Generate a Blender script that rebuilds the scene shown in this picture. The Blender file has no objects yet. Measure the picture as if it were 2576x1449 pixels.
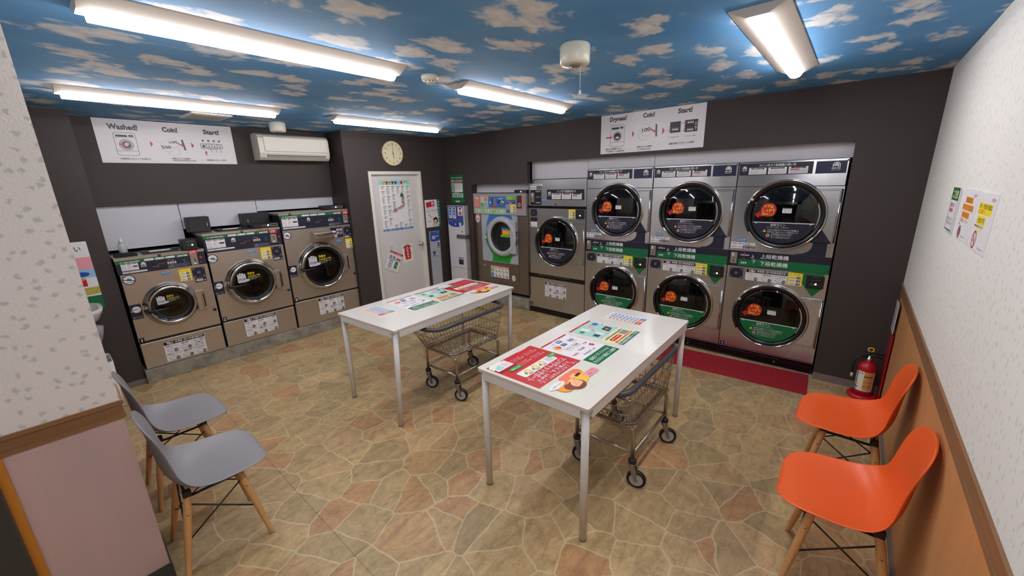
import bpy, math, random
from mathutils import Matrix, Vector
from math import sin, cos, pi, radians
random.seed(7)
S = bpy.context.scene
COL = S.collection
# ---------------------------------------------------------------- camera
cd = bpy.data.cameras.new('camera'); cam = bpy.data.objects.new('camera', cd); COL.objects.link(cam)
cd.sensor_width = 36.0; cd.lens = 36.0 * 999.77 / 2576.0; cd.clip_start = 0.02; cd.clip_end = 60
_r = Vector((0.64442103, -0.7641876, -0.02718174)); _u = Vector((0.21503871, 0.14699538, 0.96547953)); _f = Vector((0.73381189, 0.62802043, -0.25905683))
_m = Matrix((( _r.x, _u.x, -_f.x), (_r.y, _u.y, -_f.y), (_r.z, _u.z, -_f.z))).to_4x4()
_m.translation = Vector((-3.9968, -4.6589, 1.7015)); cam.matrix_world = _m
S.camera = cam
# ---------------------------------------------------------------- world and exposure
w = bpy.data.worlds.new('world'); S.world = w; w.use_nodes = True
w.node_tree.nodes['Background'].inputs[0].default_value = (0.55, 0.6, 0.75, 1); w.node_tree.nodes['Background'].inputs[1].default_value = 0.02
S.view_settings.view_transform = 'Standard'; S.view_settings.look = 'None'; S.view_settings.gamma = 1; S.view_settings.use_curve_mapping = False
S.view_settings.exposure = 0.76
TUBE = 24.0      # strength of the ceiling tubes
S.cycles.max_bounces = 8; S.cycles.diffuse_bounces = 4; S.cycles.glossy_bounces = 4; S.cycles.transmission_bounces = 6; S.cycles.transparent_max_bounces = 8
S.cycles.caustics_reflective = False; S.cycles.caustics_refractive = False; S.cycles.sample_clamp_indirect = 4.0
H = 2.328
# ---------------------------------------------------------------- materials
def srgb(c):
    return tuple(((x/255)/12.92 if x/255 <= 0.04045 else ((x/255+0.055)/1.055)**2.4) for x in c) + (1,)
_mats = {}
def mat(name, rgb, rough=0.5, metal=0.0, emit=0, spec=0.5, bump=0, bscale=200, trans=0, coat=0):
    if name in _mats: return _mats[name]
    m = bpy.data.materials.new(name); m.use_nodes = True; nt = m.node_tree; b = nt.nodes['Principled BSDF']
    c = srgb(rgb)
    b.inputs['Base Color'].default_value = c; b.inputs['Roughness'].default_value = rough; b.inputs['Metallic'].default_value = metal
    b.inputs['Specular IOR Level'].default_value = spec
    if trans: b.inputs['Transmission Weight'].default_value = trans
    if coat: b.inputs['Coat Weight'].default_value = coat
    if emit:
        b.inputs['Emission Color'].default_value = c; b.inputs['Emission Strength'].default_value = emit
    if bump:
        tc = nt.nodes.new('ShaderNodeTexCoord'); n = nt.nodes.new('ShaderNodeTexNoise'); n.inputs['Scale'].default_value = bscale
        bp = nt.nodes.new('ShaderNodeBump'); bp.inputs['Strength'].default_value = bump; bp.inputs['Distance'].default_value = 0.002
        nt.links.new(tc.outputs['Object'], n.inputs['Vector']); nt.links.new(n.outputs['Fac'], bp.inputs['Height']); nt.links.new(bp.outputs['Normal'], b.inputs['Normal'])
    _mats[name] = m; return m
class NT:
    def __init__(s, name):
        s.m = bpy.data.materials.new(name); s.m.use_nodes = True; s.t = s.m.node_tree; s.b = s.t.nodes['Principled BSDF']; _mats[name] = s.m
    def n(s, t, **k):
        o = s.t.nodes.new('ShaderNode' + t)
        for a, v in k.items():
            if a.startswith('_'): setattr(o, a[1:], v)
            else: o.inputs[a.replace('__', ' ')].default_value = v
        return o
    def l(s, a, b): s.t.links.new(a, b)
    def math(s, op, a, b=None, clamp=False):
        o = s.t.nodes.new('ShaderNodeMath'); o.operation = op; o.use_clamp = clamp
        for i, v in enumerate((a, b)):
            if v is None: continue
            if isinstance(v, (int, float)): o.inputs[i].default_value = v
            else: s.l(v, o.inputs[i])
        return o.outputs[0]
    def ramp(s, src, pts):
        o = s.t.nodes.new('ShaderNodeValToRGB'); e = o.color_ramp.elements
        while len(e) < len(pts): e.new(0.5)
        for i, (p, c) in enumerate(pts): e[i].position = p; e[i].color = c if len(c) == 4 else srgb(c)
        s.l(src, o.inputs[0]); return o.outputs[0]
    def mix(s, f, a, b, mode='MIX'):
        o = s.t.nodes.new('ShaderNodeMix'); o.data_type = 'RGBA'; o.blend_type = mode
        for sock, v in ((o.inputs[0], f), (o.inputs[6], a), (o.inputs[7], b)):
            if isinstance(v, (int, float)): sock.default_value = v
            elif isinstance(v, tuple): sock.default_value = v
            else: s.l(v, sock)
        return o.outputs[2]
    def vec(s, scale=(1, 1, 1), rot=(0, 0, 0), kind='Object'):
        tc = s.n('TexCoord'); mp = s.n('Mapping'); mp.inputs['Scale'].default_value = scale; mp.inputs['Rotation'].default_value = rot
        s.l(tc.outputs[kind], mp.inputs[0]); return mp.outputs[0]
# floor: crazy-paving stone print
def floor_mat():
    k = NT('flagstone'); v = k.vec()
    nz = k.n('TexNoise', Scale=5.0, Detail=2.0); k.l(v, nz.inputs['Vector'])
    vm = k.n('VectorMath', _operation='MULTIPLY_ADD'); k.l(nz.outputs['Color'], vm.inputs[0]); vm.inputs[1].default_value = (.055, .055, 0); k.l(v, vm.inputs[2]); nz.inputs['Detail'].default_value = 5; nz.inputs['Scale'].default_value = 6.5
    e = k.n('TexVoronoi', _feature='DISTANCE_TO_EDGE', Scale=4.9); e.voronoi_dimensions = '2D'; k.l(vm.outputs[0], e.inputs['Vector'])
    c = k.n('TexVoronoi', _feature='F1', Scale=4.9); c.voronoi_dimensions = '2D'; k.l(vm.outputs[0], c.inputs['Vector'])
    sep = k.n('SeparateColor'); k.l(c.outputs['Color'], sep.inputs[0])
    base = k.ramp(sep.outputs[0], [(0, (166, 146, 110)), (.25, (192, 168, 126)), (.45, (172, 152, 114)), (.62, (200, 174, 132)), (.8, (184, 158, 118)), (.92, (190, 150, 110)), (1, (178, 140, 102))])
    n1 = k.n('TexNoise', Scale=9.0, Detail=9.0, Roughness=.75, Distortion=1.2); k.l(v, n1.inputs['Vector'])
    rot = k.vec((5, 26, 1), (0, 0, radians(-38))); n5 = k.n('TexNoise', Scale=1.0, Detail=6.0, Roughness=.65, Distortion=.8); k.l(rot, n5.inputs['Vector'])
    n2 = k.n('TexNoise', Scale=1.1, Detail=2.0); k.l(v, n2.inputs['Vector'])
    col = k.mix(.75, base, k.ramp(n1.outputs['Fac'], [(.28, (.50, .46, .42, 1)), (.5, (.88, .86, .84, 1)), (.75, (1.25, 1.22, 1.16, 1))]), 'MULTIPLY')
    col = k.mix(.10, col, k.ramp(n2.outputs['Fac'], [(.35, (196, 190, 120)), (.65, (200, 160, 120))]), 'OVERLAY')
    col = k.mix(.6, col, k.ramp(n5.outputs['Fac'], [(.3, (.62, .56, .5, 1)), (.5, (1, 1, 1, 1)), (.72, (1.18, 1.14, 1.04, 1))]), 'MULTIPLY')
    # thin dark veins and pale joints
    n3 = k.n('TexNoise', Scale=7.0, Detail=5.0, Distortion=2.5); k.l(v, n3.inputs['Vector'])
    vein = k.math('ABSOLUTE', k.math('SUBTRACT', n3.outputs['Fac'], .5))
    col = k.mix(k.ramp(vein, [(0, (.5, .5, .5, 1)), (.012, (0, 0, 0, 1))]), col, srgb((120, 92, 58)))
    g = k.ramp(e.outputs['Distance'], [(.0, (1, 1, 1, 1)), (.010, (1, 1, 1, 1)), (.026, (0, 0, 0, 1))])
    col = k.mix(k.math('MULTIPLY', g, .5), col, srgb((216, 200, 166)))
    sx = k.n('SeparateXYZ'); k.l(v, sx.inputs[0]); seam = k.math('LESS_THAN', k.math('ABSOLUTE', k.math('ADD', sx.outputs['X'], 3.364)), .0016)
    col = k.mix(k.math('MULTIPLY', seam, .6), col, srgb((70, 66, 44)))
    k.l(col, k.b.inputs['Base Color']); k.b.inputs['Roughness'].default_value = .42; k.b.inputs['Specular IOR Level'].default_value = .45
    bp = k.n('Bump', Strength=.12, Distance=.004); k.l(n1.outputs['Fac'], bp.inputs['Height']); k.l(bp.outputs[0], k.b.inputs['Normal'])
    return k.m
# ceiling: blue-sky wallpaper with small clouds
def sky_paper():
    k = NT('sky_wallpaper'); v = k.vec((1.0, 1.35, 1), (0, 0, radians(12)))
    nz = k.n('TexNoise', Scale=3.2, Detail=3.0); k.l(v, nz.inputs['Vector'])
    vm = k.n('VectorMath', _operation='MULTIPLY_ADD'); k.l(nz.outputs['Color'], vm.inputs[0]); vm.inputs[1].default_value = (.22, .16, 0); k.l(v, vm.inputs[2])
    c = k.n('TexVoronoi', _feature='SMOOTH_F1', Scale=2.7, Smoothness=.2, Randomness=.95); c.voronoi_dimensions = '2D'; k.l(vm.outputs[0], c.inputs['Vector'])
    n1 = k.n('TexNoise', Scale=7.5, Detail=6.0, Roughness=.55, Distortion=.5); k.l(v, n1.inputs['Vector'])
    cl = k.math('ADD', k.math('SUBTRACT', .33, c.outputs['Distance']), k.math('MULTIPLY', k.math('SUBTRACT', n1.outputs['Fac'], .5), 1.25))
    mask = k.ramp(cl, [(.0, (0, 0, 0, 1)), (.07, (.35, .35, .35, 1)), (.14, (.8, .8, .8, 1)), (.3, (1, 1, 1, 1))])
    n2 = k.n('TexNoise', Scale=1.3, Detail=2.0); k.l(v, n2.inputs['Vector'])
    blue = k.ramp(n2.outputs['Fac'], [(.3, (76, 140, 194)), (.7, (98, 160, 210))])
    wisp = k.n('TexNoise', Scale=5.0, Detail=6.0); k.l(vm.outputs[0], wisp.inputs['Vector'])
    blue = k.mix(k.math('MULTIPLY', k.ramp(wisp.outputs['Fac'], [(.5, (0, 0, 0, 1)), (.75, (1, 1, 1, 1))]), .35), blue, srgb((128, 164, 190)))
    n4 = k.n('TexNoise', Scale=16.0, Detail=3.0); k.l(v, n4.inputs['Vector'])
    white = k.ramp(n4.outputs['Fac'], [(.35, (206, 210, 214)), (.6, (226, 228, 226))])
    k.l(k.mix(mask, blue, white), k.b.inputs['Base Color']); k.b.inputs['Roughness'].default_value = .75
    return k.m
# white embossed wallpaper with small grey-green leaf marks
def leaf_paper(name, base, leaf, scale, amount, flip):
    k = NT(name); v = k.vec((1, 1, 1) if not flip else (1, 1, .75))
    nz = k.n('TexNoise', Scale=38.0, Detail=3.0); k.l(v, nz.inputs['Vector'])
    vm = k.n('VectorMath', _operation='MULTIPLY_ADD'); k.l(nz.outputs['Color'], vm.inputs[0]); vm.inputs[1].default_value = (.03, .03, .03); k.l(v, vm.inputs[2])
    sx = k.n('SeparateXYZ'); k.l(vm.outputs[0], sx.inputs[0]); cb = k.n('CombineXYZ'); k.l(sx.outputs['X'], cb.inputs[0]); k.l(sx.outputs['Z'], cb.inputs[1])
    c = k.n('TexVoronoi', _feature='F1', Scale=scale, Randomness=.85); c.voronoi_dimensions = '2D'; k.l(cb.outputs[0], c.inputs['Vector'])
    n1 = k.n('TexNoise', Scale=80.0, Detail=4.0, Roughness=.7); k.l(v, n1.inputs['Vector'])
    s = k.math('SUBTRACT', c.outputs['Distance'], k.math('MULTIPLY', n1.outputs['Fac'], .34)); s = k.math('ADD', s, .1)
    m = k.ramp(s, [(.03, (1, 1, 1, 1)), (.15, (0, 0, 0, 1))])
    k.l(k.mix(k.math('MULTIPLY', m, amount), srgb(base), srgb(leaf)), k.b.inputs['Base Color']); k.b.inputs['Roughness'].default_value = .8
    n2 = k.n('TexNoise', Scale=160.0, Detail=3.0); k.l(v, n2.inputs['Vector'])
    bp = k.n('Bump', Strength=.35, Distance=.003); k.l(n2.outputs['Fac'], bp.inputs['Height']); k.l(bp.outputs[0], k.b.inputs['Normal'])
    return k.m
def wood(name, c1, c2, scale, rough=.45, axis=2):
    k = NT(name); sc = [scale, scale, scale]; sc[axis] = scale * .06; v = k.vec(tuple(sc))
    n = k.n('TexNoise', Scale=1.0, Detail=7.0, Roughness=.65, Distortion=.6); k.l(v, n.inputs['Vector'])
    k.l(k.ramp(n.outputs['Fac'], [(.3, c1), (.7, c2)]), k.b.inputs['Base Color']); k.b.inputs['Roughness'].default_value = rough
    return k.m
def concrete():
    k = NT('concrete'); v = k.vec(); n = k.n('TexNoise', Scale=9.0, Detail=8.0, Roughness=.7); k.l(v, n.inputs['Vector'])
    k.l(k.ramp(n.outputs['Fac'], [(.3, (110, 104, 92)), (.55, (150, 145, 132)), (.75, (168, 163, 150))]), k.b.inputs['Base Color']); k.b.inputs['Roughness'].default_value = .8
    bp = k.n('Bump', Strength=.3, Distance=.004); k.l(n.outputs['Fac'], bp.inputs['Height']); k.l(bp.outputs[0], k.b.inputs['Normal'])
    return k.m
def steel(name, rgb, rough, metal=1.0, aniso=0.0):
    k = NT(name); v = k.vec((1.6, 1.6, 1.0)); n2 = k.n('TexNoise', Scale=1.6, Detail=1.0); k.l(v, n2.inputs['Vector'])
    v3 = k.vec((40, 40, 3)); n3 = k.n('TexNoise', Scale=1.0, Detail=2.0); k.l(v3, n3.inputs['Vector'])
    r = k.math('ADD', k.math('MULTIPLY', n3.outputs['Fac'], .015), k.math('ADD', k.math('MULTIPLY', n2.outputs['Fac'], .1), rough - .08))
    k.b.inputs['Base Color'].default_value = srgb(rgb); k.b.inputs['Metallic'].default_value = metal; k.l(r, k.b.inputs['Roughness'])
    tg = k.n('Tangent', _direction_type='RADIAL', _axis='Z'); k.l(tg.outputs[0], k.b.inputs['Tangent']); k.b.inputs['Anisotropic'].default_value = aniso; k.b.inputs['Anisotropic Rotation'].default_value = .25
    bp = k.n('Bump', Strength=.5, Distance=.02); k.l(n2.outputs['Fac'], bp.inputs['Height']); k.l(bp.outputs[0], k.b.inputs['Normal'])
    return k.m
def glass(name, tint, rough=.03, alpha=.5):
    k = NT(name); t = k.t; b = k.b
    b.inputs['Base Color'].default_value = srgb(tint); b.inputs['Roughness'].default_value = rough; b.inputs['IOR'].default_value = 1.5
    b.inputs['Alpha'].default_value = alpha; b.inputs['Specular IOR Level'].default_value = .6
    return k.m
FLOOR = floor_mat(); SKY = sky_paper(); CONC = concrete()
LEAF_L = leaf_paper('leaf_wallpaper_near', (224, 219, 214), (156, 166, 156), 21.0, .55, False)
LEAF_R = leaf_paper('leaf_wallpaper_right', (222, 220, 214), (178, 188, 178), 30.0, .5, True)
WOODR = wood('orange_wood_panel', (188, 132, 82), (204, 150, 98), 9.0)
WOODP = wood('mauve_wood_panel', (196, 168, 164), (184, 160, 158), 7.0)
TRIMW = wood('brown_wood_trim', (122, 86, 56), (138, 100, 66), 30, axis=0)
BEECH = wood('beech_wood', (196, 146, 92), (216, 170, 116), 22, .5)
DARKW = mat('dark_brown_wallpaper', (58, 50, 48), .62, bump=.25, bscale=260)
STEELW = steel('champagne_steel', (188, 178, 165), .34, .8)
STEELD = steel('brushed_steel', (205, 207, 211), .27, 1.0, .6)
CHROME = mat('chrome', (215, 213, 210), .09, 1)
DSTEEL = mat('dull_steel_wire', (178, 168, 154), .28, .9)
WHITE = mat('white_plastic', (222, 220, 212), .4); PANELW = mat('white_wall_panel', (206, 206, 214), .35)
TABLEW = mat('white_laminate', (226, 222, 214), .16, coat=.3); LEGW = mat('white_paint_tube', (214, 214, 212), .35)
BLACK = mat('black_plastic', (24, 24, 27), .4); RUBBER = mat('black_rubber', (22, 22, 25), .55)
BLKGLS = mat('black_gloss', (14, 14, 18), .12); GREYV = mat('grey_vinyl_bumper', (66, 66, 72), .36)
GLASSD = glass('dark_door_glass', (6, 6, 8), .04, .82); GLASSW = glass('clear_door_glass', (8, 8, 10), .03, .78)
DRUM = mat('drum_steel', (96, 93, 90), .35, 1)
RED = mat('red_enamel', (178, 22, 34), .3); MATRED = mat('red_carpet', (158, 20, 38), .95, bump=.8, bscale=500)
GREYCH = mat('grey_chair_plastic', (136, 134, 137), .42); ORCH = mat('orange_chair_plastic', (226, 92, 34), .4)
TUBEM = mat('lit_tube', (255, 250, 252), .5, emit=TUBE)
BASEB = mat('grey_baseboard', (122, 110, 106), .6); DKGREY = mat('dark_grey_frame', (58, 57, 55), .4)
PAL = dict(white=(232, 230, 232), navy=(27, 30, 50), green=(0, 106, 60), dgreen=(10, 96, 64), red=(192, 28, 36), yellow=(244, 222, 40), black=(20, 20, 24), grey=(140, 142, 146),
 blue=(38, 120, 190), mblue=(30, 72, 160), cream=(232, 232, 214), orange=(238, 150, 40), pink=(238, 160, 172), lpink=(232, 200, 214), skin=(244, 186, 140), hair=(128, 58, 36), coral=(240, 120, 84),
 mint=(164, 214, 200), pyel=(240, 236, 140), lgreen=(110, 184, 70), steelg=(160, 165, 176), dred=(150, 30, 44), lblue=(150, 196, 228), pblue=(198, 212, 234), ppink=(240, 218, 214), gold=(214, 160, 90), ygold=(246, 190, 60), lgrey=(200, 202, 208), teal=(0, 128, 128), vgreen=(24, 150, 40), led=(255, 60, 50), lite=(240, 250, 225), brown=(150, 82, 50), purple=(110, 60, 110), silver=(182, 188, 200), salmon=(228, 130, 110), dgrey=(62, 62, 68), bluebox=(52, 118, 186), clk=(226, 216, 180))
def P(n):
    if n in PAL:
        return mat('ink_' + n, PAL[n], .38, emit=(1.5 if n in ('led', 'lite') else 0))
    return _mats[n]
# ---------------------------------------------------------------- mesh builder
_glyph = {}
def glyphs(s, bold):
    if any('\u4e00' <= q <= '\u9fff' for q in s): bold = 0
    k = (s, bold)
    if k in _glyph: return _glyph[k]
    c = bpy.data.curves.new('t', 'FONT'); c.body = s; c.size = 1.0; c.resolution_u = 1 if len(s) > 16 else 2; c.offset = bold
    o = bpy.data.objects.new('t', c); COL.objects.link(o); bpy.context.view_layer.update()
    me = bpy.data.meshes.new_from_object(o.evaluated_get(bpy.context.evaluated_depsgraph_get()))
    vs = [tuple(v.co) for v in me.vertices]; fs = [tuple(p.vertices) for p in me.polygons]
    bpy.data.objects.remove(o); bpy.data.curves.remove(c); bpy.data.meshes.remove(me)
    if vs:
        x0 = min(v[0] for v in vs); x1 = max(v[0] for v in vs)
    else: x0 = 0; x1 = .5
    _glyph[k] = (vs, fs, x0, x1); return _glyph[k]
class MB:
    def __init__(s, T=None): s.v = []; s.f = []; s.mi = []; s.sm = []; s.mats = []; s.T = T
    def add(s, vs, fs, m, smooth=False, T=None):
        m = P(m) if isinstance(m, str) else m
        if m not in s.mats: s.mats.append(m)
        i = s.mats.index(m); o = len(s.v)
        if T is not None: vs = [tuple(T @ Vector(v)) for v in vs]
        s.v += vs; s.f += [tuple(a + o for a in f) for f in fs]; s.mi += [i] * len(fs); s.sm += [smooth] * len(fs)
        return s
    def box(s, x0, y0, z0, x1, y1, z1, m, b=0.0, T=None):
        if b <= 0:
            v = [(x, y, z) for z in (z0, z1) for y in (y0, y1) for x in (x0, x1)]
            return s.add(v, [(0, 2, 3, 1), (4, 5, 7, 6), (0, 1, 5, 4), (2, 6, 7, 3), (0, 4, 6, 2), (1, 3, 7, 5)], m, T=T)
        # chamfered box: rounded by three nested rings
        vs = []; fs = []
        def ring(ix, z): return [(x0+ix, y0+ix+0, z)] and [(x0+b*0+ix, y0+b, z) if 0 else None]
        def oct_(i, z):
            a, c, d, e = x0+i, y0+i, x1-i, y1-i; k = b if i == 0 else b*.6
            return [(a+k, c, z), (d-k, c, z), (d, c+k, z), (d, e-k, z), (d-k, e, z), (a+k, e, z), (a, e-k, z), (a, c+k, z)]
        rings = [oct_(b, z0), oct_(0, z0+b), oct_(0, z1-b), oct_(b, z1)]
        for r in rings: vs += r
        fs.append(tuple(range(7, -1, -1))); fs.append(tuple(24+i for i in range(8)))
        for k in range(3):
            for i in range(8): fs.append((k*8+i, k*8+(i+1) % 8, k*8+8+(i+1) % 8, k*8+8+i))
        return s.add(vs, fs, m, T=T)
    def loft(s, rings, m, closed=True, cap=True, smooth=True, T=None):
        n = len(rings[0]); vs = [p for r in rings for p in r]; fs = []
        for k in range(len(rings)-1):
            for i in range(n if closed else n-1): fs.append((k*n+i, k*n+(i+1) % n, (k+1)*n+(i+1) % n, (k+1)*n+i))
        if cap: fs.append(tuple(range(n-1, -1, -1))); fs.append(tuple((len(rings)-1)*n+i for i in range(n)))
        return s.add(vs, fs, m, smooth, T)
    def lathe(s, prof, m, axis='z', c=(0, 0, 0), n=32, T=None, smooth=True, cap=True):
        rings = []
        for r, h in prof:
            ring = []
            for i in range(n):
                a = 2*pi*i/n; p = (r*cos(a), r*sin(a), h)
                if axis == 'y': p = (p[0], h, p[1])      # height along +y
                if axis == 'x': p = (h, p[0], p[1])
                ring.append((p[0]+c[0], p[1]+c[1], p[2]+c[2]))
            rings.append(ring)
        return s.loft(rings, m, True, cap, smooth, T)
    def torus(s, prof, m, **k):
        return s.lathe(prof + [prof[0]], m, cap=False, **k)
    def tube(s, pts, r, m, n=8, closed=False, T=None, smooth=True, r2=None):
        P_ = [Vector(p) for p in pts]; rings = []; L = len(P_); up = None
        for i in range(L):
            if closed: d = P_[(i+1) % L] - P_[i-1]
            else: d = P_[min(i+1, L-1)] - P_[max(i-1, 0)]
            d.normalize()
            if up is None:
                up = Vector((0, 0, 1)) if abs(d.z) < .9 else Vector((1, 0, 0))
            a = d.cross(up).normalized(); up = a.cross(d).normalized()
            rr = r if r2 is None else r + (r2-r)*i/(L-1)
            rings.append([tuple(P_[i] + (a*cos(2*pi*j/n) + up*sin(2*pi*j/n))*rr) for j in range(n)])
        if closed: rings.append(rings[0])
        return s.loft(rings, m, True, not closed, smooth, T)
    def shell(s, x0, y0, z0, x1, y1, z1, m, t=.012):      # box without a front (-y) face
        s.box(x0, y0, z0, x0+t, y1, z1, m); s.box(x1-t, y0, z0, x1, y1, z1, m); s.box(x0+t, y0, z0, x1-t, y1, z0+t, m); s.box(x0+t, y0, z1-t, x1-t, y1, z1, m); return s.box(x0+t, y1-t, z0+t, x1-t, y1, z1-t, m)
    def holed(s, x0, z0, x1, z1, y0, y1, holes, m):       # upright plate with round holes, one per stacked band
        bands = []; zs = [z0]+[(holes[i][1]+holes[i][2]+holes[i+1][1]-holes[i+1][2])/2 for i in range(len(holes)-1)]+[z1]
        for i, (cx, cz, r) in enumerate(holes):
            a, b = zs[i], zs[i+1]; n = 64; inn = []; out = []
            crn = sorted([math.atan2(q-cz, p-cx) % (2*pi) for p in (x0, x1) for q in (a, b)])
            angs = sorted([2*pi*k/n for k in range(n)]+crn)
            for t in angs:
                dx, dz = cos(t), sin(t); L = min([(x1-cx)/dx if dx > 1e-9 else 1e9, (x0-cx)/dx if dx < -1e-9 else 1e9, (b-cz)/dz if dz > 1e-9 else 1e9, (a-cz)/dz if dz < -1e-9 else 1e9])
                inn.append((cx+r*dx, cz+r*dz)); out.append((cx+L*dx, cz+L*dz))
            N = len(angs); vs = [(p[0], y, p[1]) for y in (y0, y1) for p in inn+out]
            fs = []
            for k in range(N):
                j = (k+1) % N; fs += [(k, N+k, N+j, j), (2*N+j, 3*N+j, 3*N+k, 2*N+k), (k, j, 2*N+j, 2*N+k), (N+k, 3*N+k, 3*N+j, N+j)]
            s.add(vs, fs, m)
        return s
    def prism(s, pts, z0, z1, m, T=None):
        n = len(pts); vs = [(x, y, z0) for x, y in pts] + [(x, y, z1) for x, y in pts]
        fs = [tuple(range(n-1, -1, -1)), tuple(range(n, 2*n))] + [(i, (i+1) % n, n+(i+1) % n, n+i) for i in range(n)]
        return s.add(vs, fs, m, T=T)
    def build(s, name, parent=None, loc=None, rz=0):
        me = bpy.data.meshes.new(name); me.from_pydata(s.v, [], s.f)
        for m in s.mats: me.materials.append(m)
        me.polygons.foreach_set('material_index', s.mi); me.polygons.foreach_set('use_smooth', s.sm); me.update()
        o = bpy.data.objects.new(name, me); COL.objects.link(o)
        if parent: o.parent = parent
        if loc: o.location = loc
        if rz: o.rotation_euler.z = rz
        return o
FRONT = lambda y=0: Matrix(((1, 0, 0, 0), (0, 0, -1, y), (0, 1, 0, 0), (0, 0, 0, 1)))   # (x,y,h) -> (x, y0-h, y): printed side faces -y
def rrp(x0, y0, x1, y1, r, n=4):
    out = []
    for cx, cy, a0 in ((x1-r, y0+r, -90), (x1-r, y1-r, 0), (x0+r, y1-r, 90), (x0+r, y0+r, 180)):
        for i in range(n+1):
            a = radians(a0 + 90*i/n); out.append((cx+r*cos(a), cy+r*sin(a)))
    return out
class Dec(MB):      # flat print work: each shape lies a hair above the one before
    def __init__(s, T=None, base=0.0): super().__init__(); s.T = T or FRONT(); s.h = base
    def up(s): s.h += 0.00006; return s.h
    def sheet(s, x0, y0, x1, y1, m, t=.0012, r=0):
        pts = rrp(x0, y0, x1, y1, r) if r else [(x0, y0), (x1, y0), (x1, y1), (x0, y1)]
        s.prism(pts, s.h, s.h+t, m, s.T); s.h += t; return s
    def poly(s, pts, m):
        h = s.up(); s.add([(x, y, h) for x, y in pts], [tuple(range(len(pts)))], m, T=s.T); return s
    def rect(s, x0, y0, x1, y1, m): return s.poly([(x0, y0), (x1, y0), (x1, y1), (x0, y1)], m)
    def rr(s, x0, y0, x1, y1, r, m): return s.poly(rrp(x0, y0, x1, y1, r), m)
    def disc(s, cx, cy, r, m, n=28, ry=None): return s.poly([(cx+r*cos(2*pi*i/n), cy+(ry or r)*sin(2*pi*i/n)) for i in range(n)], m)
    def ring(s, cx, cy, r0, r1, m, n=28, a0=0, a1=360):
        h = s.up(); vs = []; full = (a1-a0 >= 360); k = n if full else n+1
        for i in range(k):
            a = radians(a0+(a1-a0)*i/n); vs += [(cx+r0*cos(a), cy+r0*sin(a), h), (cx+r1*cos(a), cy+r1*sin(a), h)]
        fs = [(2*i, 2*i+1, (2*i+3) % (2*k), (2*i+2) % (2*k)) for i in range(n)]
        s.add(vs, fs, m, T=s.T); return s
    def line(s, x0, y0, x1, y1, w, m):
        dx, dy = x1-x0, y1-y0; L = math.hypot(dx, dy) or 1; a, b = -dy/L*w/2, dx/L*w/2
        return s.poly([(x0-a, y0-b), (x1-a, y1-b), (x1+a, y1+b), (x0+a, y0+b)], m)
    def frame(s, x0, y0, x1, y1, w, m):
        for a in ((x0, y0, x1, y0), (x1, y0, x1, y1), (x1, y1, x0, y1), (x0, y1, x0, y0)): s.line(*a, w, m)
        return s
    def arrow(s, x0, y0, x1, y1, w, hw, hl, m):
        dx, dy = x1-x0, y1-y0; L = math.hypot(dx, dy); ux, uy = dx/L, dy/L; q = lambda a, b: (x0+ux*a-uy*b, y0+uy*a+ux*b)
        return s.poly([q(0, -w/2), q(L-hl, -w/2), q(L-hl, -hw/2), q(L, 0), q(L-hl, hw/2), q(L-hl, w/2), q(0, w/2)], m)
    def text(s, t, x, y, size, m, a='l', W=None, bold=.012, rot=0, shear=0):
        vs, fs, x0, x1 = glyphs(t, bold); L = (x1-x0); sx = size
        if W: sx = W/L if W/L < size*1.6 else size*1.6
        wd = L*sx; off = {'l': 0, 'c': -wd/2, 'r': -wd}[a]; h = s.up(); c_, s_ = cos(radians(rot)), sin(radians(rot)); out = []
        reps = ((-.014, 0), (.014, 0), (0, .012), (0, -.012)) if bold > .008 and any('\u4e00' <= q <= '\u9fff' for q in t) else ((0, 0),)
        for ox, oy in reps:
            out = []
            for px, py, _ in vs:
                X = (px-x0+ox)*sx+off+shear*py*size; Y = (py+oy)*size; out.append((x+X*c_-Y*s_, y+X*s_+Y*c_, h))
            s.add(out, fs, m, T=s.T); h += .00001
        return s
    def lines(s, x0, y0, x1, y1, n, m, words):     # small print filling a block of n lines
        dy = (y1-y0)/n
        for i in range(n):
            s.text(words[i % len(words)], x0, y1-dy*(i+.8), dy*.82, m, W=(x1-x0)*(1 if i % 3 else .93), bold=0)
        return s
def tag(o, label=None, cat=None, group=None, kind=None):
    if label: o['label'] = label
    if cat: o['category'] = cat
    if group: o['group'] = group
    if kind: o['kind'] = kind
    return o
def thing(name, label, cat, loc=(0, 0, 0), rz=0, group=None):
    o = bpy.data.objects.new(name, None); COL.objects.link(o); o.location = loc; o.rotation_euler.z = rz; o.empty_display_size = .1
    return tag(o, label, cat, group)
def struct(name, mb, **k): return tag(mb.build(name, **k), kind='structure')
def kids(o): return [c for c in bpy.data.objects if c.parent == o]
def copy_tree(o, parent=None):
    c = o.copy(); COL.objects.link(c)
    if parent: c.parent = parent
    for ch in kids(o): copy_tree(ch, c)
    return c
JP = ['ご利用ありがとうございます', 'ドアを閉めてコインを入れてください', '洗濯物を入れてスタートを押します', '乾燥時間はお選びいただけます', '釣銭は出ませんのでご注意ください', '係員までお問い合わせください']
# ================================================================ room
XR, YR = 0.0, -5.017; XL = -3.665; YL = .082; XD = -1.5218; YB = .386; ZB = 1.584; XF = -5.50
struct('floor', MB().box(XF-.6, YR-.1, -.06, .9, 1.3, 0, FLOOR))
struct('ceiling', MB().box(XF-.1, YR-.1, H, .9, 1.3, H+.06, SKY))
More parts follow.
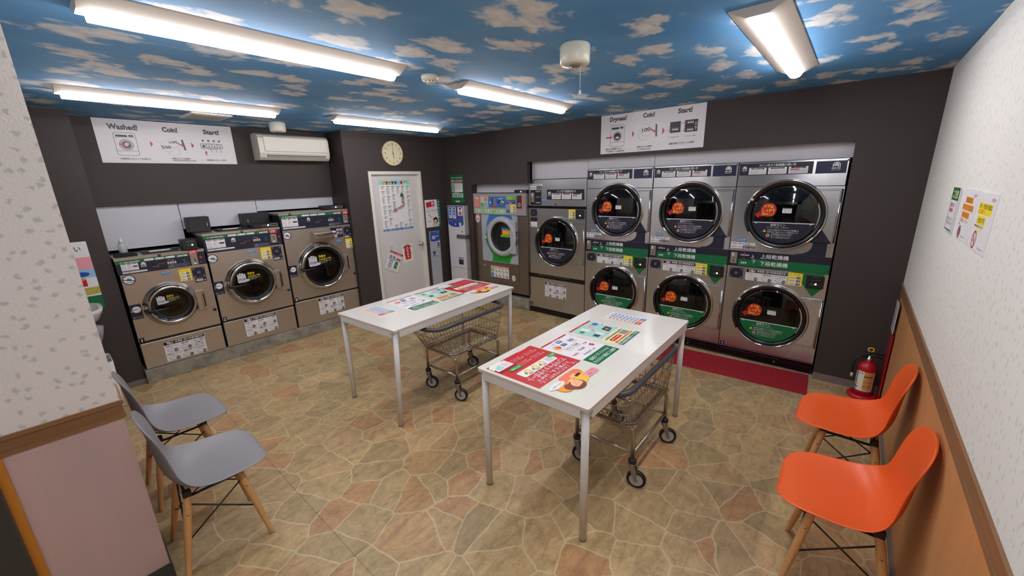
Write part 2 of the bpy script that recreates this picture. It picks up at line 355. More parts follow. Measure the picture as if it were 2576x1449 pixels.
# wall_right: the dryer wall with its recess
m = MB()
m.box(0, YR, 0, .06, -4.597, H, DARKW); struct('wall_right', m)
struct('wall_right.001', MB().box(0, -.548, 0, .06, 0, H, DARKW)); struct('wall_right.002', MB().box(0, -4.597, 1.923, .06, -1.537, H, DARKW).box(0, -1.537, 1.67, .06, -.548, H, DARKW))
struct('wall_right.003', MB().box(.06, -4.66, 0, .85, -4.606, H, DARKW)); struct('wall_right.004', MB().box(.06, -.548, 0, .85, -.46, H, DARKW)); struct('wall_right.005', MB().box(.85, -4.7, 0, .9, -.4, H, DARKW))
# wall_back: door wall, beam over the washers
m = MB()
m.box(XD, 0, 0, -1.235, .048, H, DARKW); m.box(-.435, 0, 0, 0, .07, H, DARKW); m.box(-1.235, 0, 1.87, -.435, .07, H, DARKW)
struct('wall_back', m)
struct('wall_back.001', MB().box(XD, .048, 0, XD+.07, 1.1, H, DARKW)); struct('wall_back.002', MB().box(XL, YB, ZB, XD, YB+.1, H, DARKW)); struct('wall_back.003', MB().box(XL, YB+.62, 0, XD, YB+.7, ZB, DARKW)); struct('wall_back.004', MB().box(XD+.07, .3, 0, -.1, .35, H, DARKW))
m = MB(); m.box(XF, YL, 0, XL, 1.1, H, DARKW); struct('wall_back_left', m)
# near right wall with wood dado
m = MB()
m.box(XF, YR-.08, .9, 0, YR, H, LEAF_R); m.box(XF, YR-.08, 0, 0, YR-.003, .9, WOODR)
struct('wall_near_right', m)
m = MB(); 
for z0, z1, t in ((.828, .842, .007), (.842, .886, .003), (.886, .9, .009)): m.box(XF, YR-.003, z0, 0, YR+t, z1, TRIMW)
struct('trim_1', m)
struct('baseboard_right', MB().box(XF, YR-.003, 0, -.0, YR+.006, .045, BASEB))
struct('baseboard_back', MB().box(-.006, YR+.006, 0, 0, -4.597, .062, BASEB).box(XF, YL-.006, 0, XL+.004, YL, .05, BASEB))
# left pier
YP, X0P, X1P = -2.534, -4.255, -3.938
m = MB(); m.box(X0P, YP, .9, X1P, -.75, H, LEAF_L); m.box(X0P, YP+.004, 0, X1P-.004, -.75, .9, WOODP); struct('wall_left', m)
m = MB()
for z0, z1, t in ((.828, .846, .006), (.846, .886, .003), (.886, .903, .009)): m.box(X0P-.012, YP-t, z0, X1P+t, YP+.2, z1, TRIMW)
struct('trim_2', m)
struct('trim_3', MB().box(X0P-.022, YP-.008, 0, X0P+.002, YP+.1, .828, mat('amber_wood_edge', (190, 122, 40), .5)))
struct('baseboard_left', MB().box(X0P, YP-.006, 0, X1P+.004, -.75, .078, DKGREY))
m = MB(); m.box(XF, -.80, 0, X0P+.3, -.75, H, LEAF_L); m.box(XF-.02, -.8, 0, XF+.04, .1, H, LEAF_L); struct('wall_left.001', m)
# shop front behind the camera: dark framed glass
m = MB(); m.box(XF-.06, YR, 0, XF, YR+.35, H, LEAF_R); m.box(XF-.06, YR, 2.1, XF, YP, H, LEAF_R); m.box(XF-.06, -2.64, 0, XF, YP, 2.1, LEAF_R)
struct('wall_front', m)
struct('wall_front.001', MB().box(XF, YP, 0, -4.42, YP+.1, H, LEAF_L)); struct('trim_13', MB().box(-4.42, YP-.03, 0, X0P-.022, YP+.08, H, DKGREY, .004))
m = MB()
for y in (-4.66, -3.65, -2.68): m.box(XF-.05, y-.03, 0, XF, y+.03, 2.1, DKGREY)
m.box(XF-.05, -4.66, 2.04, XF, -2.6, 2.1, DKGREY); m.box(XF-.05, -4.66, 0, XF, -2.6, .1, DKGREY)
dr = struct('door_2', m)
MB().box(XF-.03, -4.63, .1, XF-.022, -2.7, 2.04, glass('night_glass', (8, 9, 12), .02, .8)).build('pane', dr)
# white lining panels in the recesses
for i, (x0, x1, z) in enumerate(((XL, -3.076, 1.193), (-3.070, -2.396, 1.331), (-2.39, XD, 1.457))):
    struct('trim_%d' % (4+i), MB().box(x0, .42, z, x1, .435, ZB+.1, PANELW))
struct('trim_7', MB().box(.105, -1.53, 1.56, .12, -.5, 1.70, PANELW).box(.105, -1.555, 1.56, .12, -1.53, 1.95, PANELW))
for i, (y0, y1, z) in enumerate(((-2.318, -1.553, 1.718), (-3.07, -2.322, 1.808), (-4.6, -3.074, 1.808))):
    struct('trim_%d' % (8+i), MB().box(.105, y0, z, .12, y1, 1.95, PANELW))
# concrete plinths
struct('trim_11', MB().box(XL+.005, .044, 0, XD-.001, .9, .128, CONC, b=.004))
struct('trim_12', MB().box(.04, -1.49, 0, .84, -.55, .155, CONC, b=.01))
# ================================================================ washing machines
def logo(D, x, y, s, m='white'):      # horse head in an arch with a name line
    D.ring(x, y, s*.72, s, m, 16, 0, 180); D.rect(x-s, y-s*.5, x-s*.72, y, m); D.rect(x+s*.72, y-s*.5, x+s, y, m)
    D.poly([(x-s*.7, y-s*.1), (x-s*.2, y+s*.6), (x+s*.2, y+s*.72), (x+s*.5, y+s*.2), (x+s*.62, y-s*.5), (x+s*.3, y-s*.5), (x+s*.1, y-s*.05), (x-s*.35, y-s*.35)], m)
    D.text('DEXTER', x, y-s*1.15, s*.62, m, 'c', W=s*2.3, bold=.03); D.text('JAPAN LAUNDRY', x, y-s*1.6, s*.3, m, 'c', W=s*2.3, bold=0)
def load_chart(D, x0, y0, x1, y1, kg, rows, title='洗濯機 1回の洗濯容量目安', cross=False, nums=None):
    D.sheet(x0, y0, x1, y1, 'white', .001, .006); W = x1-x0; Hh = y1-y0; th = Hh*(.17 if rows == 2 else .3)
    D.rect(x0+.002, y1-th, x1-.002, y1-.002, 'black'); D.text(kg, x0+W*.08, y1-th*.85, th*1.0, 'white', W=W*.16, bold=.03); D.text(title, x0+W*.28, y1-th*.72, th*.62, 'white', W=W*.68, bold=.02)
    n1 = [['羽毛ぶとん', '毛布', 'こたつ布団'], ['タオルケット', '一般衣料', 'バスタオル']]
    if rows == 1: n1 = n1[1:]
    ch = (Hh-th)/rows
    for r in range(rows):
        for c in range(3):
            cx = x0+W*(c+.5)/3; cy = y1-th-ch*(r+1)
            D.text(n1[r][c], cx, cy+ch*.72, ch*.24, 'black', 'c', W=W*.27, bold=.015)
            a, b, h2 = W*.12, ch*.26, cy+ch*.36
            D.poly([(cx-a, h2), (cx-a*.3, h2+b), (cx+a, h2+b*.4), (cx+a*.6, h2-b), (cx-a*.5, h2-b*.9)], 'black')
            D.poly([(cx-a*.9, h2), (cx-a*.28, h2+b*.86), (cx+a*.9, h2+b*.36), (cx+a*.54, h2-b*.86), (cx-a*.46, h2-b*.78)], 'white')
            D.line(cx-a*.6, h2-b*.2, cx+a*.5, h2+b*.2, .0012, 'black'); D.line(cx-a*.2, h2-b*.6, cx+a*.2, h2+b*.5, .0012, 'black')
            if cross and r == 0 and c == 2:
                D.line(cx-a, h2-b, cx+a, h2+b*1.6, .003, 'black'); D.line(cx-a, h2+b*1.6, cx+a, h2-b, .003, 'black')
            else:
                D.disc(cx+a*.8, cy+ch*.2, ch*.2, 'dgrey', 18); D.text((nums or ['2枚', '2枚', '1枚', '8枚', '8kg', '18枚'])[r*3+c], cx+a*.8, cy+ch*.13, ch*.17, 'white', 'c', W=ch*.3, bold=.01)
    for c in (1, 2): D.line(x0+W*c/3, y0+.004, x0+W*c/3, y1-th, .0012, 'black')
    if rows == 2: D.line(x0+.004, y0+ch, x1-.004, y0+ch, .0012, 'black')
def yellow_sticker(D, x0, y0, x1, y1):
    D.sheet(x0, y0, x1, y1, 'yellow', .0008, .004); W = x1-x0; Hh = y1-y0
    D.text('⚠', x0+W*.1, y1-Hh*.2, Hh*.13, 'dgrey', W=W*.14); D.text('ご注意', x0+W*.32, y1-Hh*.19, Hh*.13, 'orange', W=W*.5, bold=.02)
    for i in range(3):
        yy = y1-Hh*(.47+.25*i); D.rr(x0+W*.12, yy, x1-W*.1, yy+Hh*.19, .003, 'white'); D.rect(x0+W*.6, yy+.001, x1-W*.12, yy+Hh*.17, 'black'); D.text('使用禁止', x0+W*.15, yy+Hh*.05, Hh*.09, 'black', W=W*.4, bold=.02); D.text('危険', x0+W*.66, yy+Hh*.05, Hh*.08, 'white', W=W*.2)
def plate4(D, x0, y0, x1, y1):       # dark square cover plate with four screws
    D.sheet(x0, y0, x1, y1, 'black', .003, .006); D.rr(x0+.006, y0+.006, x1-.006, y1-.006, .01, 'navy')
    for x in (x0+.012, x1-.012):
        for y in (y0+.012, y1-.012): D.disc(x, y, .0045, 'lgrey', 12)
    cx, cy = (x0+x1)/2, (y0+y1)/2; D.ring(cx, cy, .01, .0125, 'grey', 16); D.disc(cx, cy, .004, 'lgrey', 10)
def washer(n, x0, W, ht, P_, price, kg, label, nums):
    z0 = .130; t = thing('washing_machine', label, 'washing machine', (x0, .0487, 0), 0, 'washing machines along the back wall')
    R = lambda f, k: P_[f][k]
    # cabinet
    ys = P_['split']; zt = ht-.0; sp = P_['panelz']
    b = MB(); b.shell(.012, .018, z0, W-.002, .72, zt-.012, mat('washer_side_black', (40, 38, 37), .5)); b.build('cabinet', t)
    b = MB(); b.holed(.014, ys+.012, W-.004, sp-.002, 0, .03, [(P_['door'][0], P_['door'][1], P_['door'][3]+.02)], STEELW); b.build('front_panel', t)
    b = MB(); b.box(.014, .0, z0+.003, W-.004, .03, ys-.012, STEELW, .003); lp = b.build('lower_panel', t)
    b = MB(); b.box(.014, .008, ys-.012, W-.004, .03, ys+.012, BLACK); b.build('seam_strip', t)
    b = MB(); b.box(.0, .0, zt-.03, W-.004, .5, zt-.002, STEELW, .003); b.box(.0, .5, zt-.03, W-.004, .78, zt-.006, STEELW); b.build('top_panel', t)
    # control panel with prints
    D = Dec(FRONT(.003)); D.sheet(.004, sp, W-.006, zt-.03, 'navy', .004)
    gx = P_['coin'][0]-.004; g1, g0 = zt-.030, zt-.056
    D.rect(.005, g0, gx, g1, 'green'); D.poly([(.005, g0-.0), (.22*W, g0), (.30*W, g0+.012), (.005, g0+.012)], 'green')
    D.text('❧ eco-laundry', .035, g0+.008, .016, 'white', W=W*.2, bold=.03)
    for i, s_ in enumerate(('コインランドリー', '節水・節電', '環境にやさしい')):
        xa = W*(.30+.115*i); D.rr(xa, g0+.005, xa+W*.105, g1-.004, .008, 'white'); D.text(s_, xa+W*.0525, g0+.010, .009, 'green', 'c', W=W*.085, bold=.01)
    D.text('DEXTER', gx-.008-W*.125, g0+.006, .018, 'white', W=W*.118, bold=.05, shear=.2)
    wx0, wz1, wx1, wz0 = P_['card']; D.rr(wx0, wz0, wx1, wz1, .004, 'white')
    ww = wx1-wx0; wh = wz1-wz0
    for i in range(3):
        xa = wx0+ww*(.05+.32*i); D.rr(xa, wz1-wh*.14, xa+ww*.26, wz1-wh*.04, .002, 'dgrey')
        D.text(('お洗濯の手順', 'コース選択', '料金')[i], xa+ww*.13, wz1-wh*.12, wh*.06, 'white', 'c', W=ww*.2, bold=0)
    D.lines(wx0+ww*.05, wz0+wh*.32, wx0+ww*.3, wz1-wh*.2, 5, 'purple', JP); D.lines(wx0+ww*.38, wz0+wh*.3, wx0+ww*.63, wz1-wh*.18, 6, 'purple', JP[2:]); D.rect(wx0+ww*.68, wz0+wh*.42, wx1-ww*.05, wz1-wh*.38, 'dgrey')
    D.lines(wx0+ww*.06, wz0+wh*.04, wx1-ww*.06, wz0+wh*.26, 2, 'black', JP[1:])
    D.rr(wx0, wz0-.022, wx0+ww*1.45, wz0-.008, .004, 'white'); D.text('大切なお洗濯物は必ず ネット に入れてください', wx0+.004, wz0-.018, .008, 'black', W=ww*1.38, bold=.01)
    lx, lz = P_['logo']; logo(D, lx, lz, .017)
    ex, ez = P_['leds']
    D.rect(ex-.05, ez-.006, ex+.05, ez+.014, 'black')
    for i in range(4): D.text('8', ex-.018+.016*i, ez-.002, .018, 'brown', W=.010, bold=.02)
    D.text('残り時間', ex-.048, ez-.016, .007, 'lgrey', W=.09, bold=0)
    bx, bz = P_['btns']
    for i in range(4): D.rr(bx-.03+.017*i, bz-.01, bx-.018+.017*i, bz+.012, .003, 'lgrey'); D.poly([(bx-.027+.017*i, bz+.002), (bx-.021+.017*i, bz+.002), (bx-.024+.017*i, bz-.006)], 'black')
    D.text('温度コース', bx-.024, bz+.026, .008, 'lgrey', W=.045, bold=0); D.disc(bx+.008, bz+.019, .003, 'led', 10)
    D.lines(bx-.03, sp+.006, gx-.006, sp+.036, 4, 'lgrey', JP)
    D.rr(gx-.055, bz+.006, gx-.035, bz+.016, .002, 'teal'); D.text('スタート', gx-.05, bz-.012, .008, 'lgrey', W=.03)
    D.build('control_panel', t)
    # coin unit
    c0, c1, c2, c3 = P_['coin']; D = Dec(FRONT(-.001)); D.sheet(c0, c3, c2, c1-.004, mat('coin_plate', (168, 160, 146), .35, .7), .004, .005)
    D.text('100円', c0+.004, c1-.028, .010, 'black', W=.02); D.line(c0+.034, c1-.018, c0+.036, c1-.04, .003, 'black')
    D.poly([(c0+.022, c3+.06), (c0+.034, c3+.06), (c0+.038, c3+.03), (c0+.032, c3+.02)], 'dgrey'); D.rect(c0+.02, c3+.008, c0+.036, c3+.022, 'white')
    D.text('¥', c2+.02, sp+.02, .012, 'lgrey', 'c')
    cu = D.build('coin_unit', t)
    D = Dec(FRONT(-.001)); D.disc(c2+.027, (c1+c3)/2+.01, .0125, 'red', 20); D.T = FRONT(-.006); D.disc(c2+.027, (c1+c3)/2+.01, .009, 'red', 20); D.build('reject_button', t)
    D = Dec(FRONT(-.004)); D.sheet(P_['red'][0], P_['red'][3], P_['red'][2], P_['red'][1], 'red', .002); D.text('100円専用', P_['red'][0]+.004, P_['red'][3]+.018, .016, 'white', W=.05, bold=.02); D.text('500円不可', P_['red'][0]+.004, P_['red'][3]+.005, .009, 'white', W=.05)
    if n > 1: D.T = FRONT(-.002); D.rect(P_['red'][0]-.11, zt-.022, P_['red'][0]-.004, zt-.01, 'red'); D.text('硬貨は100円・500円をお使いください', P_['red'][0]-.106, zt-.019, .008, 'white', W=.098)
    D.build('red_label', t)
    MB().lathe([(.012, -.006), (.012, .002)], mat('key_lock', (92, 78, 66), .4, .6), 'y', (P_['lock'], 0, zt-.017), 16).build('lock', t)
    # round prohibition sticker
    sx, sz, sr = P_['stick']; D = Dec(FRONT(0)); D.disc(sx, sz, sr, 'navy'); D.disc(sx, sz, sr*.84, 'white'); D.text('ペット', sx, sz+sr*.35, sr*.3, 'navy', 'c', W=sr*.9); D.poly([(sx-sr*.5, sz), (sx-sr*.1, sz+sr*.3), (sx+sr*.5, sz+sr*.1), (sx+sr*.2, sz-sr*.2)], 'teal')
    D.text('用品お断り', sx, sz-sr*.6, sr*.28, 'navy', 'c', W=sr*1.1); D.line(sx-sr*.85, sz+sr*.12, sx+sr*.8, sz-sr*.3, sr*.16, 'navy'); D.build('round_sticker', t)
    # small labels
    bl = P_['blue']; D = Dec(FRONT(0)); D.sheet(bl[0], bl[3], bl[2], bl[1], 'blue', .0008); D.text('使用方法の動画', bl[0]+.005, bl[3]+.018, .011, 'pyel', W=bl[2]-bl[0]-.01); D.text('はこちらから →', bl[0]+.005, bl[3]+.005, .009, 'white', W=bl[2]-bl[0]-.01); D.build('blue_label', t)
    yl = P_['yel']; D = Dec(FRONT(0)); yellow_sticker(D, yl[0], yl[3], yl[2], yl[1]); D.build('yellow_sticker', t)
    dk = P_['dark']; D = Dec(FRONT(0)); plate4(D, dk[0], dk[3], dk[2], dk[1]); D.build('cover_plate', t)
    pr = P_['price']; D = Dec(FRONT(0)); D.sheet(pr[0], pr[3], pr[2], pr[1], 'navy', .001); D.text(price, pr[0]+.006, pr[3]+.009, .036, 'white', W=.055, bold=.02); D.text('円', pr[2]-.02, pr[3]+.009, .016, 'white'); D.build('price_label', t)
    sq = P_['sq']; D = Dec(FRONT(0)); D.sheet(sq[0], sq[3], sq[2], sq[1], 'navy', .001); cx, cy = (sq[0]+sq[2])/2+.004, (sq[1]+sq[3])/2+.02
    D.disc(cx, cy, .029, 'white'); D.ring(cx, cy, .022, .0235, 'grey'); D.rect(cx-.028, cy-.002, cx+.004, cy+.004, 'navy'); D.text('強く', cx+.004, cy-.003, .009, 'navy', W=.014); D.ring(cx-.03, cy-.012, .008, .010, 'white', 10, 90, 270)
    D.lines(sq[0]+.004, sq[3]+.005, sq[2]-.004, sq[3]+.028, 3, 'lgrey', JP); D.build('door_notice', t)
    # porthole door
    cx, cz, ro, ri = P_['door']
    d = MB(); d.torus([(ro+.012, 0), (ro+.012, -.008), (ro+.002, -.014), (ro-.004, -.03), (ro-.02, -.052), (ro-.036, -.06), (ri+.02, -.054), (ri+.004, -.042), (ri, -.02), (ri, 0)], CHROME, axis='y', c=(cx, 0, cz), n=56)
    door = d.build('door', t); door['label'] = 'polished chrome porthole door'
    MB().torus([(ri+.002, -.03), (ri+.002, .04), (ri-.022, .05), (ri-.026, -.008), (ri-.012, -.034)], RUBBER, axis='y', c=(cx, 0, cz), n=48).build('gasket', door)
    MB().lathe([(ri-.012, -.022), (ri-.06, -.026), (ri-.09, -.02), (.001, -.018)], GLASSW, 'y', (cx, 0, cz), 40, cap=False).build('glass', door)
    MB().lathe([(ri+.03, .035), (ri+.035, .10), (ri+.035, .42), (.05, .47), (.001, .43)], DRUM, 'y', (cx, 0, cz), 40, cap=False).build('drum', t)
    # hinge
    hx = P_['hinge']; h = MB(); h.box(hx[0]-.02, -.020, hx[3]-.012, hx[2]-.012, .0, hx[1]+.008, STEELW, .004); h.box(hx[2]-.03, -.032, hx[3], hx[2]-.008, -.016, hx[1]-.006, CHROME, .003); h.box(hx[2]-.024, -.034, hx[3]+.02, hx[2]-.014, -.031, hx[1]-.03, BLACK)
    h.build('hinge', door)
    # handle
    hl = MB(); yy = -.065; zc = cz-.02*(n == 1)-.005
    hl.tube([(cx-ro+.014, -.04, zc+.006), (cx-ro+.028, yy-.018, zc), (cx-ro+.06, yy-.024, zc), (cx-ro+.15, yy-.016, zc+.004)], .0105, BLACK, 8, r2=.008)
    hl.lathe([(.018, 0), (.018, -.03), (.012, -.036)], BLACK, 'y', (cx-ro+.022, yy+.018, zc), 14)
    hl.build('handle', door)
    MB().box(cx-ro-.002, -.05, zc+.02, cx-ro+.014, -.02, zc+.05, CHROME, .003).build('latch', door)
    # glove sticker
    D = Dec(FRONT(-.036)); gx_, gz = cx-ri*.5, cz+.015; q = ri*.46
    D.rr(gx_-q*.5, gz, gx_+q*.42, gz+q*.85, q*.12, 'lgrey')
    for i in range(4): D.rr(gx_-q*.5+q*.235*i, gz+q*.55, gx_-q*.5+q*.235*i+q*.2, gz+q*(1.25-.12*abs(i-1.4)), q*.09, 'lgrey')
    D.poly([(gx_+q*.3, gz+q*.02), (gx_+q*.78, gz+q*.12), (gx_+q*.74, gz+q*.3), (gx_+q*.3, gz+q*.42)], 'lgrey')
    D.text('STOP!', gx_-q*.42, gz+q*.25, q*.36, 'black', W=q*.78, bold=.02)
    D.text('洗剤を', gx_+q*.62, gz+q*.88, q*.3, 'yellow', W=q*.8, bold=.02); D.text('入れないで！', gx_+q*.6, gz+q*.54, q*.3, 'yellow', W=q*1.4, bold=.02)
    D.text('洗剤・柔軟剤は自動投入です', gx_+q*.62, gz+q*.36, q*.13, 'lgrey', W=q*1.4, bold=0); D.text('ドアを開けないで', gx_+q*.62, gz+q*.2, q*.12, 'lgrey', W=q*.9, bold=0)
    D.build('stop_sticker', door)
    # number, chart, knob
    D = Dec(FRONT(0)); D.sheet(.018, ys+.0, .052, ys+.048, 'black', .001); D.text(str(n), .035, ys+.01, .04, 'white', 'c', bold=.03); D.build('number_plate', t)
    lc = P_['load']; D = Dec(FRONT(0)); load_chart(D, lc[0], lc[3], lc[2], lc[1], kg, 2, cross=(n == 1), nums=nums); D.build('load_chart', lp)
    MB().lathe([(.014, 0), (.014, -.012), (.010, -.016)], BLACK, 'y', (W-.028, 0, P_['knob']), 14).build('lock_knob', t)
    return t
W1 = dict(split=.388, panelz=1.016, coin=(.514, 1.125, .566, 1.018), card=(.035, 1.108, .146, 1.046), logo=(.18, 1.088), leds=(.285, 1.066), btns=(.372, 1.068), red=(.510, 1.160, .576, 1.120), lock=.30,
 stick=(.062, .966, .043), blue=(.281, .995, .347, .965), yel=(.405, .992, .493, .882), dark=(.503, .991, .602, .895), price=(.512, .892, .602, .848), sq=(.014, .745, .091, .610), door=(.300, .695, .190, .140), hinge=(.505, .765, .560, .59), load=(.166, .345, .477, .155), knob=.556)
W2 = dict(split=.405, panelz=1.110, coin=(.588, 1.232, .645, 1.136), card=(.021, 1.235, .176, 1.150), logo=(.248, 1.215), leds=(.352, 1.182), btns=(.452, 1.184), red=(.586, 1.272, .660, 1.238), lock=.335,
 stick=(.046, 1.052, .043), blue=(.352, 1.086, .421, 1.056), yel=(.470, 1.095, .564, .973), dark=(.577, 1.093, .671, .991), price=(.581, .987, .674, .943), sq=(.003, .820, .088, .690), door=(.337, .760, .228, .180), hinge=(.575, .830, .628, .65), load=(.193, .381, .500, .188), knob=.598)
W3 = dict(split=.440, panelz=1.250, coin=(.711, 1.372, .770, 1.270), card=(.023, 1.378, .187, 1.285), logo=(.305, 1.352), leds=(.422, 1.320), btns=(.558, 1.318), red=(.713, 1.406, .782, 1.374), lock=.115,
 stick=(.052, 1.192, .043), blue=(.589, 1.079, .650, 1.046), yel=(.705, 1.077, .788, .960), dark=(.698, 1.225, .790, 1.126), price=(.698, 1.120, .788, 1.080), sq=(.008, .857, .095, .725), door=(.385, .800, .268, .225), hinge=(.648, .885, .705, .70), load=(.273, .418, .580, .215), knob=.636)
washer(1, -3.656, .636, 1.163, W1, '400', '9kg', 'smallest, lowest washing machine with 400 yen label, at the left end of the row', ['1枚', '1枚', '', '6枚', '9kg', '9枚'])
washer(2, -3.019, .700, 1.300, W2, '600', '18kg', 'middle-sized washing machine with 600 yen label, between the two others', ['2枚', '2枚', '1枚', '12枚', '18kg', '18枚'])
w3 = washer(3, -2.3165, .792, 1.437, W3, '800', '27kg', 'tallest washing machine with 800 yen label and bleach tray, next to the door wall', ['3枚', '4枚', '2枚', '18枚', '27kg', '27枚'])
m = MB(); pts = [(-.0, 1.222), (-.045, 1.19), (-.105, 1.178), (-.105, 1.135), (-.07, 1.10), (-.0, 1.096)]
m.add([(.313, y, z) for y, z in pts]+[(.53, y, z) for y, z in pts], [tuple(range(6)), tuple(range(11, 5, -1))]+[(i, i+6, (i+1) % 6+6, (i+1) % 6) for i in range(6)], STEELW)
tr = m.build('bleach_tray', w3)
T = Matrix(((1, 0, 0, 0), (0, .9806, -.196, -.045), (0, .196, .9806, 1.19), (0, 0, 0, 1)))
D = Dec(Matrix.Translation((0, -.060, -.012)) @ T); D.sheet(.325, -.038, .455, .012, 'navy', .002); D.sheet(.460, -.038, .52, .012, 'navy', .001); D.text('BLEACH', .34, -.02, .016, 'white', W=.06); D.build('tray_lid', tr)
D = Dec(FRONT(0)); D.sheet(.532, 1.108, .688, 1.226, 'navy', .001); D.arrow(.60, 1.178, .545, 1.178, .02, .042, .025, 'white'); D.text('漂白剤', .608, 1.186, .03, 'white', W=.072, bold=.02); D.text('投入口', .608, 1.150, .03, 'white', W=.072, bold=.02)
D.rr(.548, 1.112, .612, 1.146, .006, 'lpink'); D.rect(.556, 1.128, .604, 1.132, 'red'); D.text('必ず正しくお使いください', .62, 1.138, .008, 'lgrey', W=.06); D.build('bleach_label', w3)
# ---- things on the washers
def reader(loc, w, h, dp, label, rz=0, square=False):
    t = thing('card_reader', label, 'card reader', loc, rz, 'prepaid card readers on the machines')
    MB().box(0, 0, 0, w, dp, h, BLACK, .004).build('housing', t); D = Dec(FRONT(0))
    if square:
        D.rr(w*.3, h*.72, w*.82, h*.84, .006, 'grey'); D.rr(w*.31, h*.735, w*.81, h*.825, .005, 'black'); D.rr(w*.3, h*.38, w*.6, h*.5, .004, 'dgreen'); D.rect(w*.62, h*.4, w*.72, h*.52, 'lite'); D.rect(w*.78, h*.4, w*.86, h*.5, 'dgrey')
        D.line(w*.3, h*.62, w*.84, h*.62, .0015, 'dgrey')
    else:
        D.rr(w*.34, h*.2, w*.52, h*.8, .003, 'dgrey'); D.rect(w*.55, h*.35, w*.61, h*.7, 'lite'); D.rr(w*.66, h*.25, w*.94, h*.8, .003, 'grey'); D.rr(w*.675, h*.35, w*.925, h*.7, .002, 'black')
    D.build('card_slot', t); return t
reader((-3.183, .035, 1.163), .115, .10, .12, 'square black card reader standing upright on the lowest washing machine', square=True)
reader((-2.572, .06, 1.300), .248, .045, .17, 'flat black card reader lying on the middle washing machine')
reader((-1.775, .12, 1.437), .235, .045, .16, 'flat black card reader on top of the tallest washing machine')
for x0, x1, y, z, lb in ((-3.062, -2.885, .25, 1.302, 'black metal dispenser box at the left end of the middle washing machine top'), (-2.59, -2.335, .27, 1.302, 'black metal dispenser box on the middle washing machine, against the tallest one')):
    t = thing('dispenser_box', lb, 'box', (x0, y, z), 0, 'black dispenser boxes on the washing machines')
    MB().box(0, 0, 0, x1-x0, .13, .145, mat('black_box', (30, 29, 31), .5), .003).build('housing', t)
    MB().box((x1-x0)-.03, -.008, .055, (x1-x0)-.022, .002, .085, CHROME, .001).build('handle', t) if x0 < -3 else MB().box(.04, -.008, .055, .048, .002, .085, CHROME, .001).build('handle', t)
for x, lb in ((-3.45, 'black plastic frame lying flat on the lowest washing machine'), (-2.86, 'black plastic frame lying flat on the middle washing machine')):
    z = 1.160 if x < -3.2 else 1.298
    m = MB(); m.box(0, 0, 0, .26, .05, .012, BLACK, .003); m.box(.0, .05, 0, .05, .15, .02, BLACK, .003); m.box(.21, .05, 0, .26, .15, .02, BLACK, .003); m.box(.05, .12, .0, .21, .15, .014, WHITE, .002)
    tag(m.build('detergent_lid_frame', None, (x, .12, z)), lb, 'frame', 'black frames on the washing machines')
t = thing('spray_bottle', 'clear plastic bottle with white nozzle on the lowest washing machine', 'bottle', (-3.565, .20, 1.186))
MB().lathe([(.001, 0), (.026, 0), (.03, .006), (.03, .055), (.026, .075), (.014, .088), (.012, .092)], glass('bottle_plastic', (200, 205, 205), .15, .5), n=20).build('bottle_body', t)
MB().lathe([(.001, .002), (.026, .002), (.026, .022), (.001, .022)], mat('bottle_liquid', (205, 205, 196), .2), n=20).build('liquid', t)
MB().lathe([(.015, .088), (.015, .104), (.009, .112), (.006, .135), (.001, .137)], WHITE, n=16).build('nozzle', t)
tag(MB().box(-.075, -.06, 0, .075, .06, .018, mat('dark_cloth', (34, 34, 44), .9, bump=.6, bscale=60), .006).box(-.06, -.05, .018, .055, .05, .0255, mat('dark_cloth', (34, 34, 44), .9), .003).build('folded_cloth', None, (-3.56, .18, 1.1605)), 'folded dark navy cloth under the plastic bottle on the lowest washer', 'cloth')
